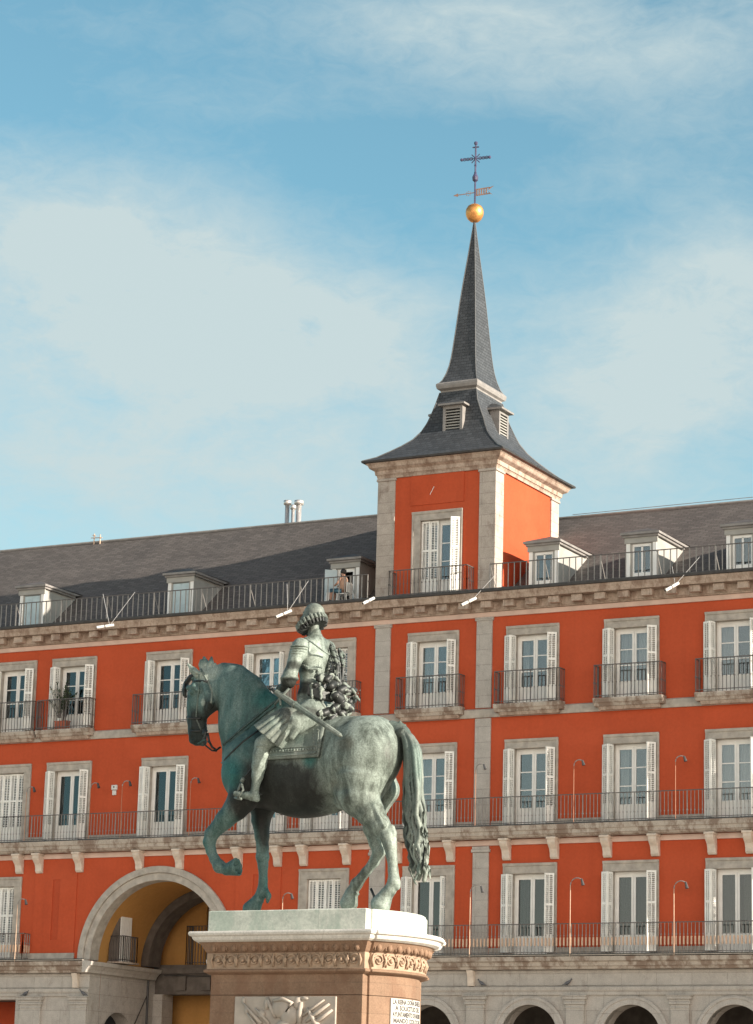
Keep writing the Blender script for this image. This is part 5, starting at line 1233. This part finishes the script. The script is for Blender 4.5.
# ---------------- rider
Rd = SDF((-1.15, -.78, 1.45), (1.05, .88, 4.65), .011)
# pelvis, waist, cuirass
chain(Rd, [(312, 712, .02, 15), (311, 697, 0, 12.5), (312, 684, 0, 11.0)], 1.25, .05)
chain(Rd, [(312, 683, 0, 10.8), (313, 671, 0, 13.0), (313.5, 658, 0, 15.5), (314, 649, 0, 12.5)], 1.22, .05)
chain(Rd, [(301, 648, .26, 8.5), (315, 643, 0, 8.5), (327, 648.5, -.26, 8.5)], 1, .06)
chain(Rd, [(315, 643, 0, 6.3), (315.5, 633, 0, 5.6)], 1, .05)
chain(Rd, [(308, 661, .12, 7), (318, 662, -.05, 7)], 1, .05)
for k_ in range(2): chain(Rd, [(301, 665 + k_, .25, 1.0), (308, 668 + k_, .32, 1.0), (318, 668.5 + k_, .27, 1.0)], 1, .01)
chain(Rd, [(305, 637.5, .22, .9), (314, 644, .30, .9), (322, 650, .27, .9), (329, 654.5, .12, .9)], 1, .006)
# left arm: pauldron lames, sleeve, gauntlet on the reins
chain(Rd, [(300.5, 646, .33, 8.3), (297, 655, .38, 7.6), (294.5, 662, .42, 6.6), (290.5, 674, .44, 6.8), (288, 680, .42, 7.4)], 1, .04)
for k_ in range(7): Rd.ell(Q(299.6 - k_*.85, 647 + k_*2.5, .36 + .008*k_), (.140 - .0055*k_, .150 - .006*k_, .020), .003)
for k_ in range(3): Rd.ell(Q(312.3, 676 + k_*3.4, 0), (.175 - .004*k_, .21 - .004*k_, .022), .004)
for k_ in range(2): Rd.ell(Q(315.4, 634.5 + k_*3.2, 0), (.098 + .03*k_, .11 + .03*k_, .016), .004)
chain(Rd, [(318, 645, .05, 1.2), (321, 657, .10, 1.2), (318, 671, .16, 1.2)], 1, .004)
for k_ in range(9): Rd.ell(Q(304 + k_*2.2, 665.5 + .5*math.sin(k_*.8) + k_*.3, .30 - .012*k_), (.018, .018, .016), .004)
Rd.ell(Q(289.5, 678.5, .42), (.135, .14, .055), .02)
chain(Rd, [(290, 682, .42, 6.0), (285.5, 686, .36, 5.0), (281.5, 688.5, .28, 4.3)], 1, .03)
for k_ in range(4): chain(Rd, [(281, 686.5 + k_*1.1, .26 - .01*k_, 2.0), (277.5, 688.5 + k_*1.2, .22, 1.7), (277.5, 691.5 + k_*1.2, .20, 1.4)], 1, .004)
chain(Rd, [(283, 685.5, .24, 2), (279.5, 685.5, .18, 1.6), (278, 688, .17, 1.3)], 1, .005)
# right arm forward with a baton
chain(Rd, [(327, 649, -.33, 8.3), (318, 662, -.42, 7.2), (309, 672, -.46, 6.5), (300, 664, -.46, 5.2), (295.5, 656, -.46, 4.5)], 1, .04)
for k_ in range(4): chain(Rd, [(295.5, 656.5 - k_*1.3, -.42, 1.8), (292.2, 655.5 - k_*1.3, -.43, 1.6), (291.8, 654.5 - k_*1.3, -.47, 1.4)], 1, .004)
chain(Rd, [(296.5, 652.5, -.44, 1.9), (293.5, 650.3, -.42, 1.5)], 1, .004)
# hips and legs (breeches are a part of their own)
chain(Rd, [(312, 712, .25, 14), (296, 722, .42, 12), (276, 735, .52, 9.5), (262.5, 744, .55, 8.0)], 1, .04)
chain(Rd, [(262.5, 744, .55, 7.6), (261, 755, .55, 8.3), (259, 766, .55, 7.4), (257.5, 776, .55, 5.8), (255.3, 787, .55, 3.9), (254.5, 793, .55, 4.4)], 1, .02)
Rd.ell(Q(263.3, 747, .55), (.13, .13, .022), .01)
chain(Rd, [(255.5, 795.5, .55, 4.3), (247, 795.5, .57, 3.7), (240, 795, .58, 3.5), (235.5, 793.5, .59, 2.6)], 1, .02)
chain(Rd, [(257, 799, .55, 3.0), (250, 799, .56, 1.6)], 1, .015)
chain(Rd, [(322, 712, -.25, 14), (312, 724, -.45, 12), (295, 736, -.52, 9), (285, 746, -.55, 7.5), (281, 770, -.56, 6.5), (278, 790, -.56, 4)], 1, .04)
# tassets and folds of the coat over the thigh and saddle
for k_ in range(7):
    t = k_/8; chain(Rd, [(300 + 24*t, 698 + 2*t, .26 - .1*t, 2.4), (298 + 26*t, 709, .36 - .10*t, 2.8), (297 + 25*t, 719 - 4*abs(t - .5), .40 - .10*t, 2.4)], 1, .008)
chain(Rd, [(306, 716, .4, 7), (297, 727, .50, 5), (292, 737, .52, 3)], 1, .02)
MT['bronze_man'] = bronze_horse('man_bronze', [('dark', ZN(307, 690), (.34, 3, .13), .4, .85), ('dark', ZN(284, 689), (.14, 3, .12), .5, .8), ('dark', ZN(309, 671), (.17, 3, .09), .5, .75), ('dark', ZN(322, 716), (.25, 3, .10), .5, .7), ('dark', ZN(300, 728), (.3, 3, .07), .5, .7), ('dark', ZN(263, 743), (.2, 3, .08), .5, .8), ('teal', ZN(294, 655), (.08, 3, .35), .5, .5), ('pale', ZN(259, 768), (.25, 3, .5), .3, .6)])  # dark zones at waist and thighs, with the underarm shadow painted in
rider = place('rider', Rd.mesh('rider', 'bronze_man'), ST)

# head with short hair and beard, turned a little to the king's right
Hd = SDF((-.62, -.35, 3.85), (.52, .40, 4.62), .009)
hc = Q(313.5, 614.5, 0)
Hd.ell(hc + [0.0, 0, .0], (.148, .13, .162), .03); Hd.ell(hc + [-.06, 0, -.07], (.105, .10, .13), .05); Hd.ell(hc + [.02, 0, .025], (.15, .138, .14), .03)
Hd.cone(hc + [-.165, 0, -.01], hc + [-.20, 0, -.055], .02, .028, 1, .02)            # nose
for sy_ in (-1, 1):
    Hd.ell(hc + [-.135, .055*sy_, .005], (.022, .026, .018), .01, sub=True); Hd.ell(hc + [-.13, .055*sy_, .003], (.018, .02, .014), .004)
    Hd.cone(hc + [-.15, .03*sy_, .03], hc + [-.13, .085*sy_, .028], .014, .010, 1, .01)
    Hd.ell(hc + [.005, .135*sy_, -.03], (.035, .02, .045), .008)                       # ears
    Hd.cone(hc + [-.175, 0, -.082], hc + [-.15, .07*sy_, -.075], .015, .008, 1, .01)   # moustache
Hd.cone(hc + [-.14, 0, -.12], hc + [-.165, 0, -.20], .05, .02, 1, .02)                # beard
Hd.cone(hc + [.0, 0, -.10], hc + [.01, 0, -.3], .085, .085, 1, .03)
head = place('head', Hd.mesh('head', 'bronze_rider'), ST)

# pleated ruff, dipping toward the face
rc = Q(312.0, 623.5, 0); tilt = R_(27)
rf_ = MB(); NP = 24; NS = NP * 8; R5 = [(.07, -.075), (.215, -.085), (.235, -.030), (.252, -.028), (.250, .040), (.236, .050), (.08, .042)]
vs = []
for i in range(NS):
    a = 2*math.pi*i/NS; grv = [0, .0, 0, .0, .012, .05, .05, .012][i % 8]
    for q_, (rr, dz) in enumerate(R5):
        rr2 = rr - (0 if q_ in (0, 6) else grv); dz2 = dz + (0 if q_ in (0, 6) else .006*math.sin(a*NP/2))
        x, y, z = rr2*math.cos(a), rr2*math.sin(a), dz2; vs.append((rc[0] + x*math.cos(tilt) - z*math.sin(tilt), rc[1] + y, rc[2] + x*math.sin(tilt) + z*math.cos(tilt)))
n6 = len(R5)
rf_.mat('bronze_rider').add(vs, [(i*n6 + j, i*n6 + j + 1, ((i+1) % NS)*n6 + j + 1, ((i+1) % NS)*n6 + j) for i in range(NS) for j in range(2, n6 - 1)])
rf_.mat('bronze_dark').add(vs, [(i*n6 + j, i*n6 + (j + 1) % n6, ((i+1) % NS)*n6 + (j + 1) % n6, ((i+1) % NS)*n6 + j) for i in range(NS) for j in (0, 1, n6 - 1)])  # dark bronze paints the shade under the ruff
place('ruff', rf_.mesh('ruff', False), head, label='pleated ruff collar, underside shade painted dark')

# slashed breeches round the knee
Br = SDF((-1.15, -.98, 1.70), (.25, -.05, 2.95), .0105)
# the near side is -Y in the statue frame
Bc = SDF((-1.15, -.98, 1.70), (.25, -.05, 2.95), .0105); chain(Bc, [(301, 710, .34, 9.5), (288, 719, .46, 11.8), (276, 730, .52, 13.8), (266, 741, .55, 15.6)], 1, .05)
chain(Br, [(301, 710, .34, 11), (291, 716, .44, 11)], 1, .03)
axis = np.array(Q(262, 745, .55)) - np.array(Q(290, 718, .46)); axis /= np.linalg.norm(axis)
cpt = np.array(Q(270.5, 736.5, .53))
u_ = np.cross(axis, [0, 1, 0]); u_ /= np.linalg.norm(u_); v_ = np.cross(axis, u_)
for i in range(15):
    a = 2*math.pi*i/15; pts0 = np.array(Q(297, 712, .38)) + (u_*math.cos(a) + v_*math.sin(a))*.15; pts1 = np.array(Q(279, 728, .51)) + (u_*math.cos(a) + v_*math.sin(a))*.205; pts2 = np.array(Q(266, 741, .55)) + (u_*math.cos(a) + v_*math.sin(a))*.25
    Br.cone(pts0, pts1, .018, .044, 1, .0); Br.cone(pts1, pts2, .044, .052, 1, .0)
n_ = axis*.86 + np.array([0, 0, -.14])
for b_ in (Br, Bc): b_.cut(cpt + axis*.03, n_, (-1.15, -.98, 1.70), (.25, -.05, 2.95), .012)
Br.cone(cpt - axis*.10, cpt + axis*.25, .0, .0, 1, 0)
dd = np.array(Q(262, 745, .55)); Br.ell(cpt + axis*.07, (.18, .18, .18), .02, sub=True); Bc.ell(cpt + axis*.07, (.18, .18, .18), .02, sub=True)
breeches = place('breeches', Br.mesh('breeches', 'bronze_rider'), ST, label='slashed puffed breeches ending at the knee')
place('breeches_shade_core', Bc.mesh('breeches_shade_core', 'bronze_sash'), breeches)  # darker core paints the shade in the slits between pleats

# sash: folded bands over the back and a big knot behind
Sa = SDF((-.1, -.65, 2.55), (1.05, .75, 4.25), .0105)
rnd = random.Random(9)
for k_ in range(5):
    o_ = (k_ - 2.0)*2.5
    chain(Sa, [(328 + o_*.5, 641 + abs(o_)*.3, -.26 + .05*(k_ % 2), 1.5), (331 + o_*.9, 652, -.14 + .06*(k_ % 2), 1.9), (334 + o_*1.0 + (k_ % 2), 666, -.08 + .07*(k_ % 2), 1.7), (335 + o_*1.0, 680, -.05 + .06*(k_ % 2), 2.0), (333 + o_, 692, .0 + .05*(k_ % 2), 1.8)], 1, .005)
chain(Sa, [(331, 645, -.22, 2.0), (336, 668, -.16, 2.0), (335, 690, 0, 3)], 1, .01)
for k_ in range(14): chain(Sa, [(342 + rnd.uniform(-1, 1), 652 + k_*2.0, -.2 + rnd.uniform(-.05, .05), 1.6), (345 + rnd.uniform(-2, 1.5), 653.5 + k_*2.0, -.22, 1.0)], 1, .006)
chain(Sa, [(339, 650, -.2, 2), (343, 665, -.2, 2), (342, 680, -.18, 2)], 1, .02)
def crumple(s, c, r, amp, f, seed=0):
    c = np.array(c); r = np.array(r); sl, X, Y, Z = s.region(c - r, c + r); rg = np.random.RandomState(seed); v = 0
    for q in range(6):
        k = rg.normal(size=3); k = k / np.linalg.norm(k) * f * (1 + .25*q); v = v - (1 - 2*np.abs(np.sin((k[0]*X + k[1]*Y + k[2]*Z) + rg.uniform(0, 6)))) / (1 + .25*q)
    s.d[sl] += (amp * v / 3).astype(np.float32)
# waist roll across the back and round bow loops
for k_ in range(4): chain(Sa, [(298, 682 + k_*2.2, .28, 2.2), (308, 686 + k_*2.4, .34, 2.6), (320, 690 + k_*2.6, .30, 2.8), (331, 692 + k_*2.6, .12, 3)], 1, .008)
def loopy(px, py, w_, rx, ry, tw, r0):
    for m_ in range(3):
        pts = []
        for j in range(11):
            a = 2*math.pi*j/10; pts.append((px + (rx - m_*1.5)*math.cos(a)*math.cos(tw) - (ry - m_*1.3)*math.sin(a)*math.sin(tw), py + (rx - m_*1.5)*math.cos(a)*math.sin(tw) + (ry - m_*1.3)*math.sin(a)*math.cos(tw), w_ + .05*m_ + .05*math.sin(a), r0))
        chain(Sa, pts, 1, .01)
for px, py, w_, rr in ((322, 680, .24, 5.5), (329, 678, .2, 4.5), (332, 686, .18, 6), (342, 689, .08, 6), (349, 693, -.02, 5.5), (352, 700, -.08, 4.8), (338, 697, .14, 7), (346, 706, .02, 7), (336, 708, .12, 6.5), (326, 713, .22, 5.5), (320, 712, .30, 4.5), (333, 717, .14, 4.5), (343, 714, .04, 4.5), (354, 690, -.14, 3.5), (316, 684, .32, 3.5)):
    chain(Sa, [(px - rnd.uniform(1, 3), py + rnd.uniform(-2, 2), w_ + .04, rr*.75), (px + rnd.uniform(1, 3), py + rnd.uniform(-2, 2), w_ - .04, rr*.85)], 1, .008)
keep = Sa.d.copy()
crumple(Sa, Q(337, 697, .08), (.40, .42, .48), .050, 20, 3)
crumple(Sa, Q(334, 662, -.1), (.25, .30, .32), .008, 34, 5)
for px, py in ((318, 676), (326, 683), (336, 680), (344, 686), (352, 692), (356, 699), (350, 708), (342, 716), (330, 718), (322, 706), (333, 700), (344, 699)):
    chain(Sa, [(px - 3, py + 1, .16 - (px - 326)*.009, 1.5), (px, py - 2.5, .22 - (px - 326)*.009, 1.9), (px + 3, py + 1, .2 - (px - 326)*.009, 1.4)], 1, .006)
sh_ = place('sash', Sa.mesh('sash', 'bronze_rider'), rider, label='folded sash over the back, tied in a great bow')
Sa.d = keep + .004; place('sash_shade_core', Sa.mesh('sash_shade_core', 'bronze_dark'), rider)  # dark core shows in the valleys as painted fold shade

# baton, sword, cloth, harness
place('baton', MB().mat('bronze_rider').tube([Q(294.8, 642, -.47), Q(291.5, 667, -.45)], .035, 10).mesh('baton', True), rider)
sw_ = MB().mat('bronze_rider')
a_, b2 = np.array(Q(276, 692, .60)), np.array(Q(342, 736.5, .70)); mid_ = a_ + (b2 - a_)*.55
sw_.tube([a_, a_ + (b2 - a_)*.2, mid_, b2 - (b2 - a_)*.03, b2], [.042, .047, .042, .034, .012], 8)
sw_.tube([a_ + (b2 - a_)*.28, a_ + (b2 - a_)*.30], [.056, .056], 8)
sword = place('sword', sw_.mesh('sword', False), ST)
hl = MB().mat('bronze_dark'); hl.tube([Q(271, 688.6, .59), Q(276.5, 692.4, .60)], [.022, .026], 8); hl.ball(Q(270.4, 688.3, .59), .036, 10); place('hilt', hl.mesh('hilt', True), sword)
cg = MB().mat('bronze_rider'); cg.tube([Q(289, 688.5, .62), Q(281, 697, .61), Q(274.5, 705, .60)], [.018, .022, .016], 6); cg.tube([Q(280, 696, .58), Q(280.5, 705, .66)], .016, 6); cg.tube([Q(277, 693.5, .60), Q(281, 697, .61)], .035, 8); place('cross_guard', cg.mesh('cross_guard', True), sword)
strap('rein', [(278, 699), (262, 712), (244, 727), (228, 741), (219.5, 748.5)], .022, horse, 'bronze_teal', out=.012)
strap('rein', [(276, 706), (262, 716), (246, 729), (230, 742)], .016, horse, 'bronze_teal', out=.012)
strap('breast_strap', [(258, 731), (244, 741), (231, 753), (219, 766)], .016, horse, 'bronze_dark', out=.006)
fr_ = MB().mat('bronze_dark').tube([Q(207.5, 733, .17), Q(209, 741, .15), Q(212, 747, .10), Q(216.5, 750, .02), Q(220.5, 747, -.02)], .018, 6).tube([Q(203, 741, .16), Q(206, 746, .12), Q(212, 750.5, .05), Q(217, 751, .0)], .014, 6).tube([Q(207.5, 741, .18), Q(211, 744.5, .14)], .014, 5)
place('rein', fr_.mesh('rein', True), horse, label='slack rein hanging under the jaw')
for nm, pts, r0 in (('browband', [(187, 682.5), (194, 681), (201, 681), (208.5, 681.5)], .017), ('cheek_strap', [(201, 669), (204.5, 676), (209, 683), (212, 692), (211, 703)], .015), ('cheek_strap', [(199, 674), (198.5, 690), (197, 705), (196, 718), (201, 730)], .013), ('noseband', [(187.5, 717.5), (193, 718.5), (201, 718.5)], .020), ('noseband', [(191, 731), (199, 731), (207, 731)], .020)):
    strap(nm, pts, r0, horse, 'bronze_dark' if nm != 'cheek_strap' else 'bronze_rider', out=.010)
fk = MB().mat('bronze_dark')
for k_ in range(7): fk.tube([Q(196 - k_*1.2, 675 + k_*.4, .0 - .03*k_), Q(190.5 - k_*.8, 677 + k_*1.1, -.06 - .02*k_), Q(186 - k_*.25, 683 + k_*1.2, -.10), Q(185.2 - k_*.15, 690 + k_*.9, -.08), Q(186 + k_*.1, 695 + k_*.4, -.06)], [.03, .04, .04, .03, .008], 6)
place('forelock', fk.mesh('forelock', True), horse)
place('bit', MB().mat('bronze_dark').tube([Q(203.5, 729, .19), Q(205.5, 735, .19), Q(202.5, 741, .18), Q(205, 745, .17)], .018, 6).ball(Q(204.5, 733, .19), .045, 8, (1, .4, 1)).mesh('bit', True), horse)
stp = MB().mat('bronze_rider').tube([Q(241.5, 782, .60), Q(238.5, 789, .58), Q(235, 797, .58)], .018, 6).tube([Q(241.5, 782, .60), Q(243, 790, .66), Q(238, 798.5, .66)], .018, 6).tube([Q(235, 797.5, .56), Q(241, 799, .68)], .022, 6).tube([Q(241.5, 782, .60), Q(243.5, 778, .58)], .03, 6)
stir = place('stirrup', stp.mesh('stirrup', True), ST)
place('stirrup_leather', MB().mat('bronze_dark').tube([Q(242.5, 780, .59), Q(252, 768, .56), Q(258, 758, .50)], .014, 5).mesh('stirrup_leather', True), stir)
place('spur', MB().mat('bronze_dark').tube([Q(257, 793.5, .55), Q(262, 794.5, .53)], .012, 5).mesh('spur', True), rider)
# brace rods behind the hind hoof
place('brace', MB().mat('bronze_dark').tube([Q(374.5, 908, .2), Q(374, 896, .2), Q(370.8, 888.5, .2)], .018, 6).mesh('brace', True), ST)
# ------------------------------------------------------------------ person on the terrace
def skin_body(name, joints, edges, radii, key, parent):
    me = bpy.data.meshes.new(name); me.from_pydata(joints, edges, []); me.update(); me.materials.append(MT[key])
    o = bpy.data.objects.new(name, me); COL.objects.link(o); o.parent = parent
    sk_ = o.modifiers.new('skin', 'SKIN'); 
    me.skin_vertices[0].data[0].use_root = True
    for i, r in enumerate(radii): me.skin_vertices[0].data[i].radius = (r, r)
    s = o.modifiers.new('sub', 'SUBSURF'); s.levels = 1; s.render_levels = 2
    for p_ in me.polygons: p_.use_smooth = True
    return o
pX = at(343, 592, -.1)[0]
pp = thing('person', (pX, -.1, 20.70), 'seated person with dark hair resting on the roof terrace by the open dormer', 'person')
J = [(0,0,.50),(0,0,.72),(.02,0,.98),(.0,0,1.08),(-.02,0,1.16),(-.03,0,1.26),(0,-.17,.99),(-.12,-.22,.78),(-.30,-.12,.70),(0,.17,.99),(-.10,.22,.78),(-.30,.10,.72),
     (-.02,-.10,.48),(-.42,-.12,.54),(-.44,-.12,.10),(-.56,-.12,.05),(-.02,.10,.48),(-.40,.13,.54),(-.46,.13,.10),(-.58,.13,.05)]
E_ = [(0,1),(1,2),(2,3),(3,4),(4,5),(2,6),(6,7),(7,8),(2,9),(9,10),(10,11),(0,12),(12,13),(13,14),(14,15),(0,16),(16,17),(17,18),(18,19)]
Rr_ = [.14,.13,.14,.055,.09,.085,.065,.045,.035,.065,.045,.035,.09,.07,.05,.035,.09,.07,.05,.035]
body = skin_body('body', J, E_, Rr_, 'skin', pp)
place('hair', MB().mat('hair').ball((.0, 0, 1.24), .115, 12, (1, .95, 1.05)).mesh('hair', True), pp)
place('top', MB().mat('top').rings([[( .01 + rx*math.cos(k*math.pi/6), ry*math.sin(k*math.pi/6), z) for k in range(12)] for rx, ry, z in ((.165,.18,.52),(.155,.165,.72),(.165,.20,.92),(.12,.17,1.02),(.07,.08,1.05))]).mesh('top', True), pp)
tr_ = MB().mat('jeans')
for sy in (-1, 1): tr_.tube([(.02, sy*.10, .49), (-.42, sy*.125, .545), (-.45, sy*.125, .14)], [.115, .09, .07], 10)
place('trousers', tr_.mesh('trousers', True), pp)
ch = thing('chair', (pX + .05, -.1, 20.70), 'low white chair under the seated person on the terrace', 'chair')
c_ = MB().mat('lampwhite').box(-.22, .22, -.22, .22, .36, .40); place('seat', c_.mesh('seat'), ch, bevel=.01)
c_ = MB().mat('lampwhite').obox((.20, -.22), R_(90), 0, .44, -.03, 0, .42, .80); place('backrest', c_.mesh('backrest'), ch)
for sx in (-.19, .19):
    for sy in (-.19, .19): place('leg', MB().mat('lampwhite').tube([(sx, sy, 0), (sx, sy, .37)], .02, 6).mesh('leg'), ch)
bX = at(328.5, 596, -.15)[0]
bg = MB().mat('lampwhite').rings([[(rx*math.cos(k*math.pi/5), ry*math.sin(k*math.pi/5), z) for k in range(10)] for rx, ry, z in ((.10,.08,0),(.16,.11,.06),(.15,.10,.25),(.10,.07,.42),(.12,.06,.50))])
o = bg.build('bag', smooth=True, loc=(bX, -.15, 20.70)); tag(o, 'white bag on the terrace floor left of the seated person', 'bag')

# ------------------------------------------------------------------ world and sun
FILL_GLOW = (30.5, 26.5, 22.5)
SUN_EL, SUN_AZ = 18.5, -0.5                   # azimuth from +X towards +Y
sd = Vector((math.cos(R_(SUN_AZ))*math.cos(R_(SUN_EL)), math.sin(R_(SUN_AZ))*math.cos(R_(SUN_EL)), math.sin(R_(SUN_EL))))
sun = bpy.data.lights.new('sun', 'SUN'); sun.energy = 5.0; sun.angle = R_(0.53); sun.color = (1.0, 0.90, 0.78)
so = bpy.data.objects.new('sun', sun); COL.objects.link(so); so.rotation_euler = sd.to_track_quat('Z', 'Y').to_euler(); so.location = (30, 0, 60)
W = bpy.data.worlds.new('World'); scene.world = W; W.use_nodes = True; nt = W.node_tree; nt.nodes.clear()
out = nt.nodes.new('ShaderNodeOutputWorld'); bgn = nt.nodes.new('ShaderNodeBackground'); nt.links.new(bgn.outputs[0], out.inputs[0])
sky = nt.nodes.new('ShaderNodeTexSky'); sky.sky_type = 'NISHITA'; sky.sun_disc = False
sky.sun_elevation = R_(SUN_EL); sky.sun_rotation = R_(90 - SUN_AZ); sky.altitude = 650; sky.air_density = 1.0; sky.dust_density = 0.6; sky.ozone_density = 1.0
tc = nt.nodes.new('ShaderNodeTexCoord'); sx = nt.nodes.new('ShaderNodeSeparateXYZ'); nt.links.new(tc.outputs['Generated'], sx.inputs[0])
az = math_n(nt, 'ARCTAN2', sx.outputs[0], sx.outputs[1]); el = math_n(nt, 'ARCSINE', sx.outputs[2])
cv = nt.nodes.new('ShaderNodeCombineXYZ'); nt.links.new(az, cv.inputs[0]); nt.links.new(el, cv.inputs[1])
mp = nt.nodes.new('ShaderNodeMapping'); mp.inputs['Scale'].default_value = (1.0, 2.0, 1); mp.inputs['Rotation'].default_value = (0, 0, R_(-14)); nt.links.new(cv.outputs[0], mp.inputs[0])
n1 = noise(nt, mp.outputs[0], 16.0, 8, 0.6, 0.5)
n3 = noise(nt, mp.outputs[0], 70, 8, 0.68, 0.8)
n2 = noise(nt, mp.outputs[0], 7, 6, 0.6, 0.4)
def blob(px, py, rx, ry, amt):
    d = ray(px, py); d = d / np.linalg.norm(d); a0 = math.atan2(d[0], d[1]); e0 = math.asin(d[2]); k = 1 / FPX
    u = math_n(nt, 'MULTIPLY', math_n(nt, 'SUBTRACT', az, a0), 1 / (rx * k * 1.05)); v = math_n(nt, 'MULTIPLY', math_n(nt, 'SUBTRACT', el, e0), 1 / (ry * k))
    r2 = math_n(nt, 'ADD', math_n(nt, 'MULTIPLY', u, u), math_n(nt, 'MULTIPLY', v, v))
    return math_n(nt, 'MULTIPLY', math_n(nt, 'EXPONENT', math_n(nt, 'MULTIPLY', r2, -1.0)), amt)
acc = None
for bl_ in ((60, 215, 150, 70, .75), (170, 300, 190, 75, .8), (330, 330, 150, 60, .6), (60, 380, 200, 90, .35), (260, 420, 190, 80, .45), (130, 500, 280, 60, .4), (700, 330, 130, 90, .85), (610, 420, 150, 90, .6), (740, 260, 60, 60, .3),
            (430, 30, 160, 50, .55), (640, 40, 200, 60, .6), (180, 95, 170, 26, .22), (560, 180, 150, 30, .18), (90, 20, 120, 22, .15), (700, 130, 100, 50, .15), (420, 160, 120, 30, -.3), (20, 90, 200, 40, -.2)):
    b_ = blob(*bl_); acc = b_ if acc is None else math_n(nt, 'ADD', acc, b_)
dens = math_n(nt, 'ADD', math_n(nt, 'MULTIPLY', acc, math_n(nt, 'ADD', math_n(nt, 'ADD', math_n(nt, 'MULTIPLY', n1, 2.3), math_n(nt, 'MULTIPLY', n3, .55)), -.48)), math_n(nt, 'MULTIPLY', math_n(nt, 'SUBTRACT', n2, .5), .45))
# thin haze of cloud toward the horizon and scattered cloud in the rest of the sky
hz = ramp(nt, el, [(0.0, (.5,) * 3), (0.23, (.34,) * 3), (.31, (0.12,) * 3), (.40, (0.02,) * 3)])
dens = math_n(nt, 'ADD', dens, math_n(nt, 'MULTIPLY', math_n(nt, 'SUBTRACT', n3, .5), .30))
dens = math_n(nt, 'ADD', dens, hz)
fac = ramp(nt, dens, [(0.08, (.04,) * 3), (0.5, (.5,) * 3), (1.0, (.95,) * 3)])
blue = mixc(nt, 1.0, sky.outputs[0], (1.45, 2.1, 1.85), 'MULTIPLY')
zen = mixc(nt, 1.0, sky.outputs[0], (0.55, 0.85, 0.9), 'MULTIPLY')
hi_ = ramp(nt, el, [(.42, (0,) * 3), (.9, (1,) * 3)])
blue = mixc(nt, hi_, blue, zen)
CLOUD = (6.0, 7.1, 7.2)
fac = math_n(nt, 'MULTIPLY', fac, math_n(nt, 'SUBTRACT', 1.0, hi_))
final = mixc(nt, fac, blue, CLOUD)
# warm fill glow added low behind the viewer, unseen, to brighten the facade
sy_ = math_n(nt, 'ADD', math_n(nt, 'MULTIPLY', sx.outputs[1], -.87), math_n(nt, 'MULTIPLY', sx.outputs[0], .5))
back = math_n(nt, 'MULTIPLY', ramp(nt, sy_, [(0.50, (0,) * 3), (0.85, (1,) * 3)]), ramp(nt, el, [(0.16, (1,) * 3), (0.62, (0,) * 3)]))
final = mixc(nt, back, final, FILL_GLOW)
nt.links.new(final, bgn.inputs['Color']); bgn.inputs['Strength'].default_value = 0.05
scene.view_settings.view_transform = 'Standard'; scene.view_settings.look = 'None'; scene.view_settings.gamma = 1.0
scene.view_settings.exposure = 1.0
scene.view_settings.use_curve_mapping = False
scene.cycles.max_bounces = 6; scene.cycles.diffuse_bounces = 3; scene.cycles.glossy_bounces = 3; scene.cycles.transparent_max_bounces = 8
scene.cycles.use_denoising = True
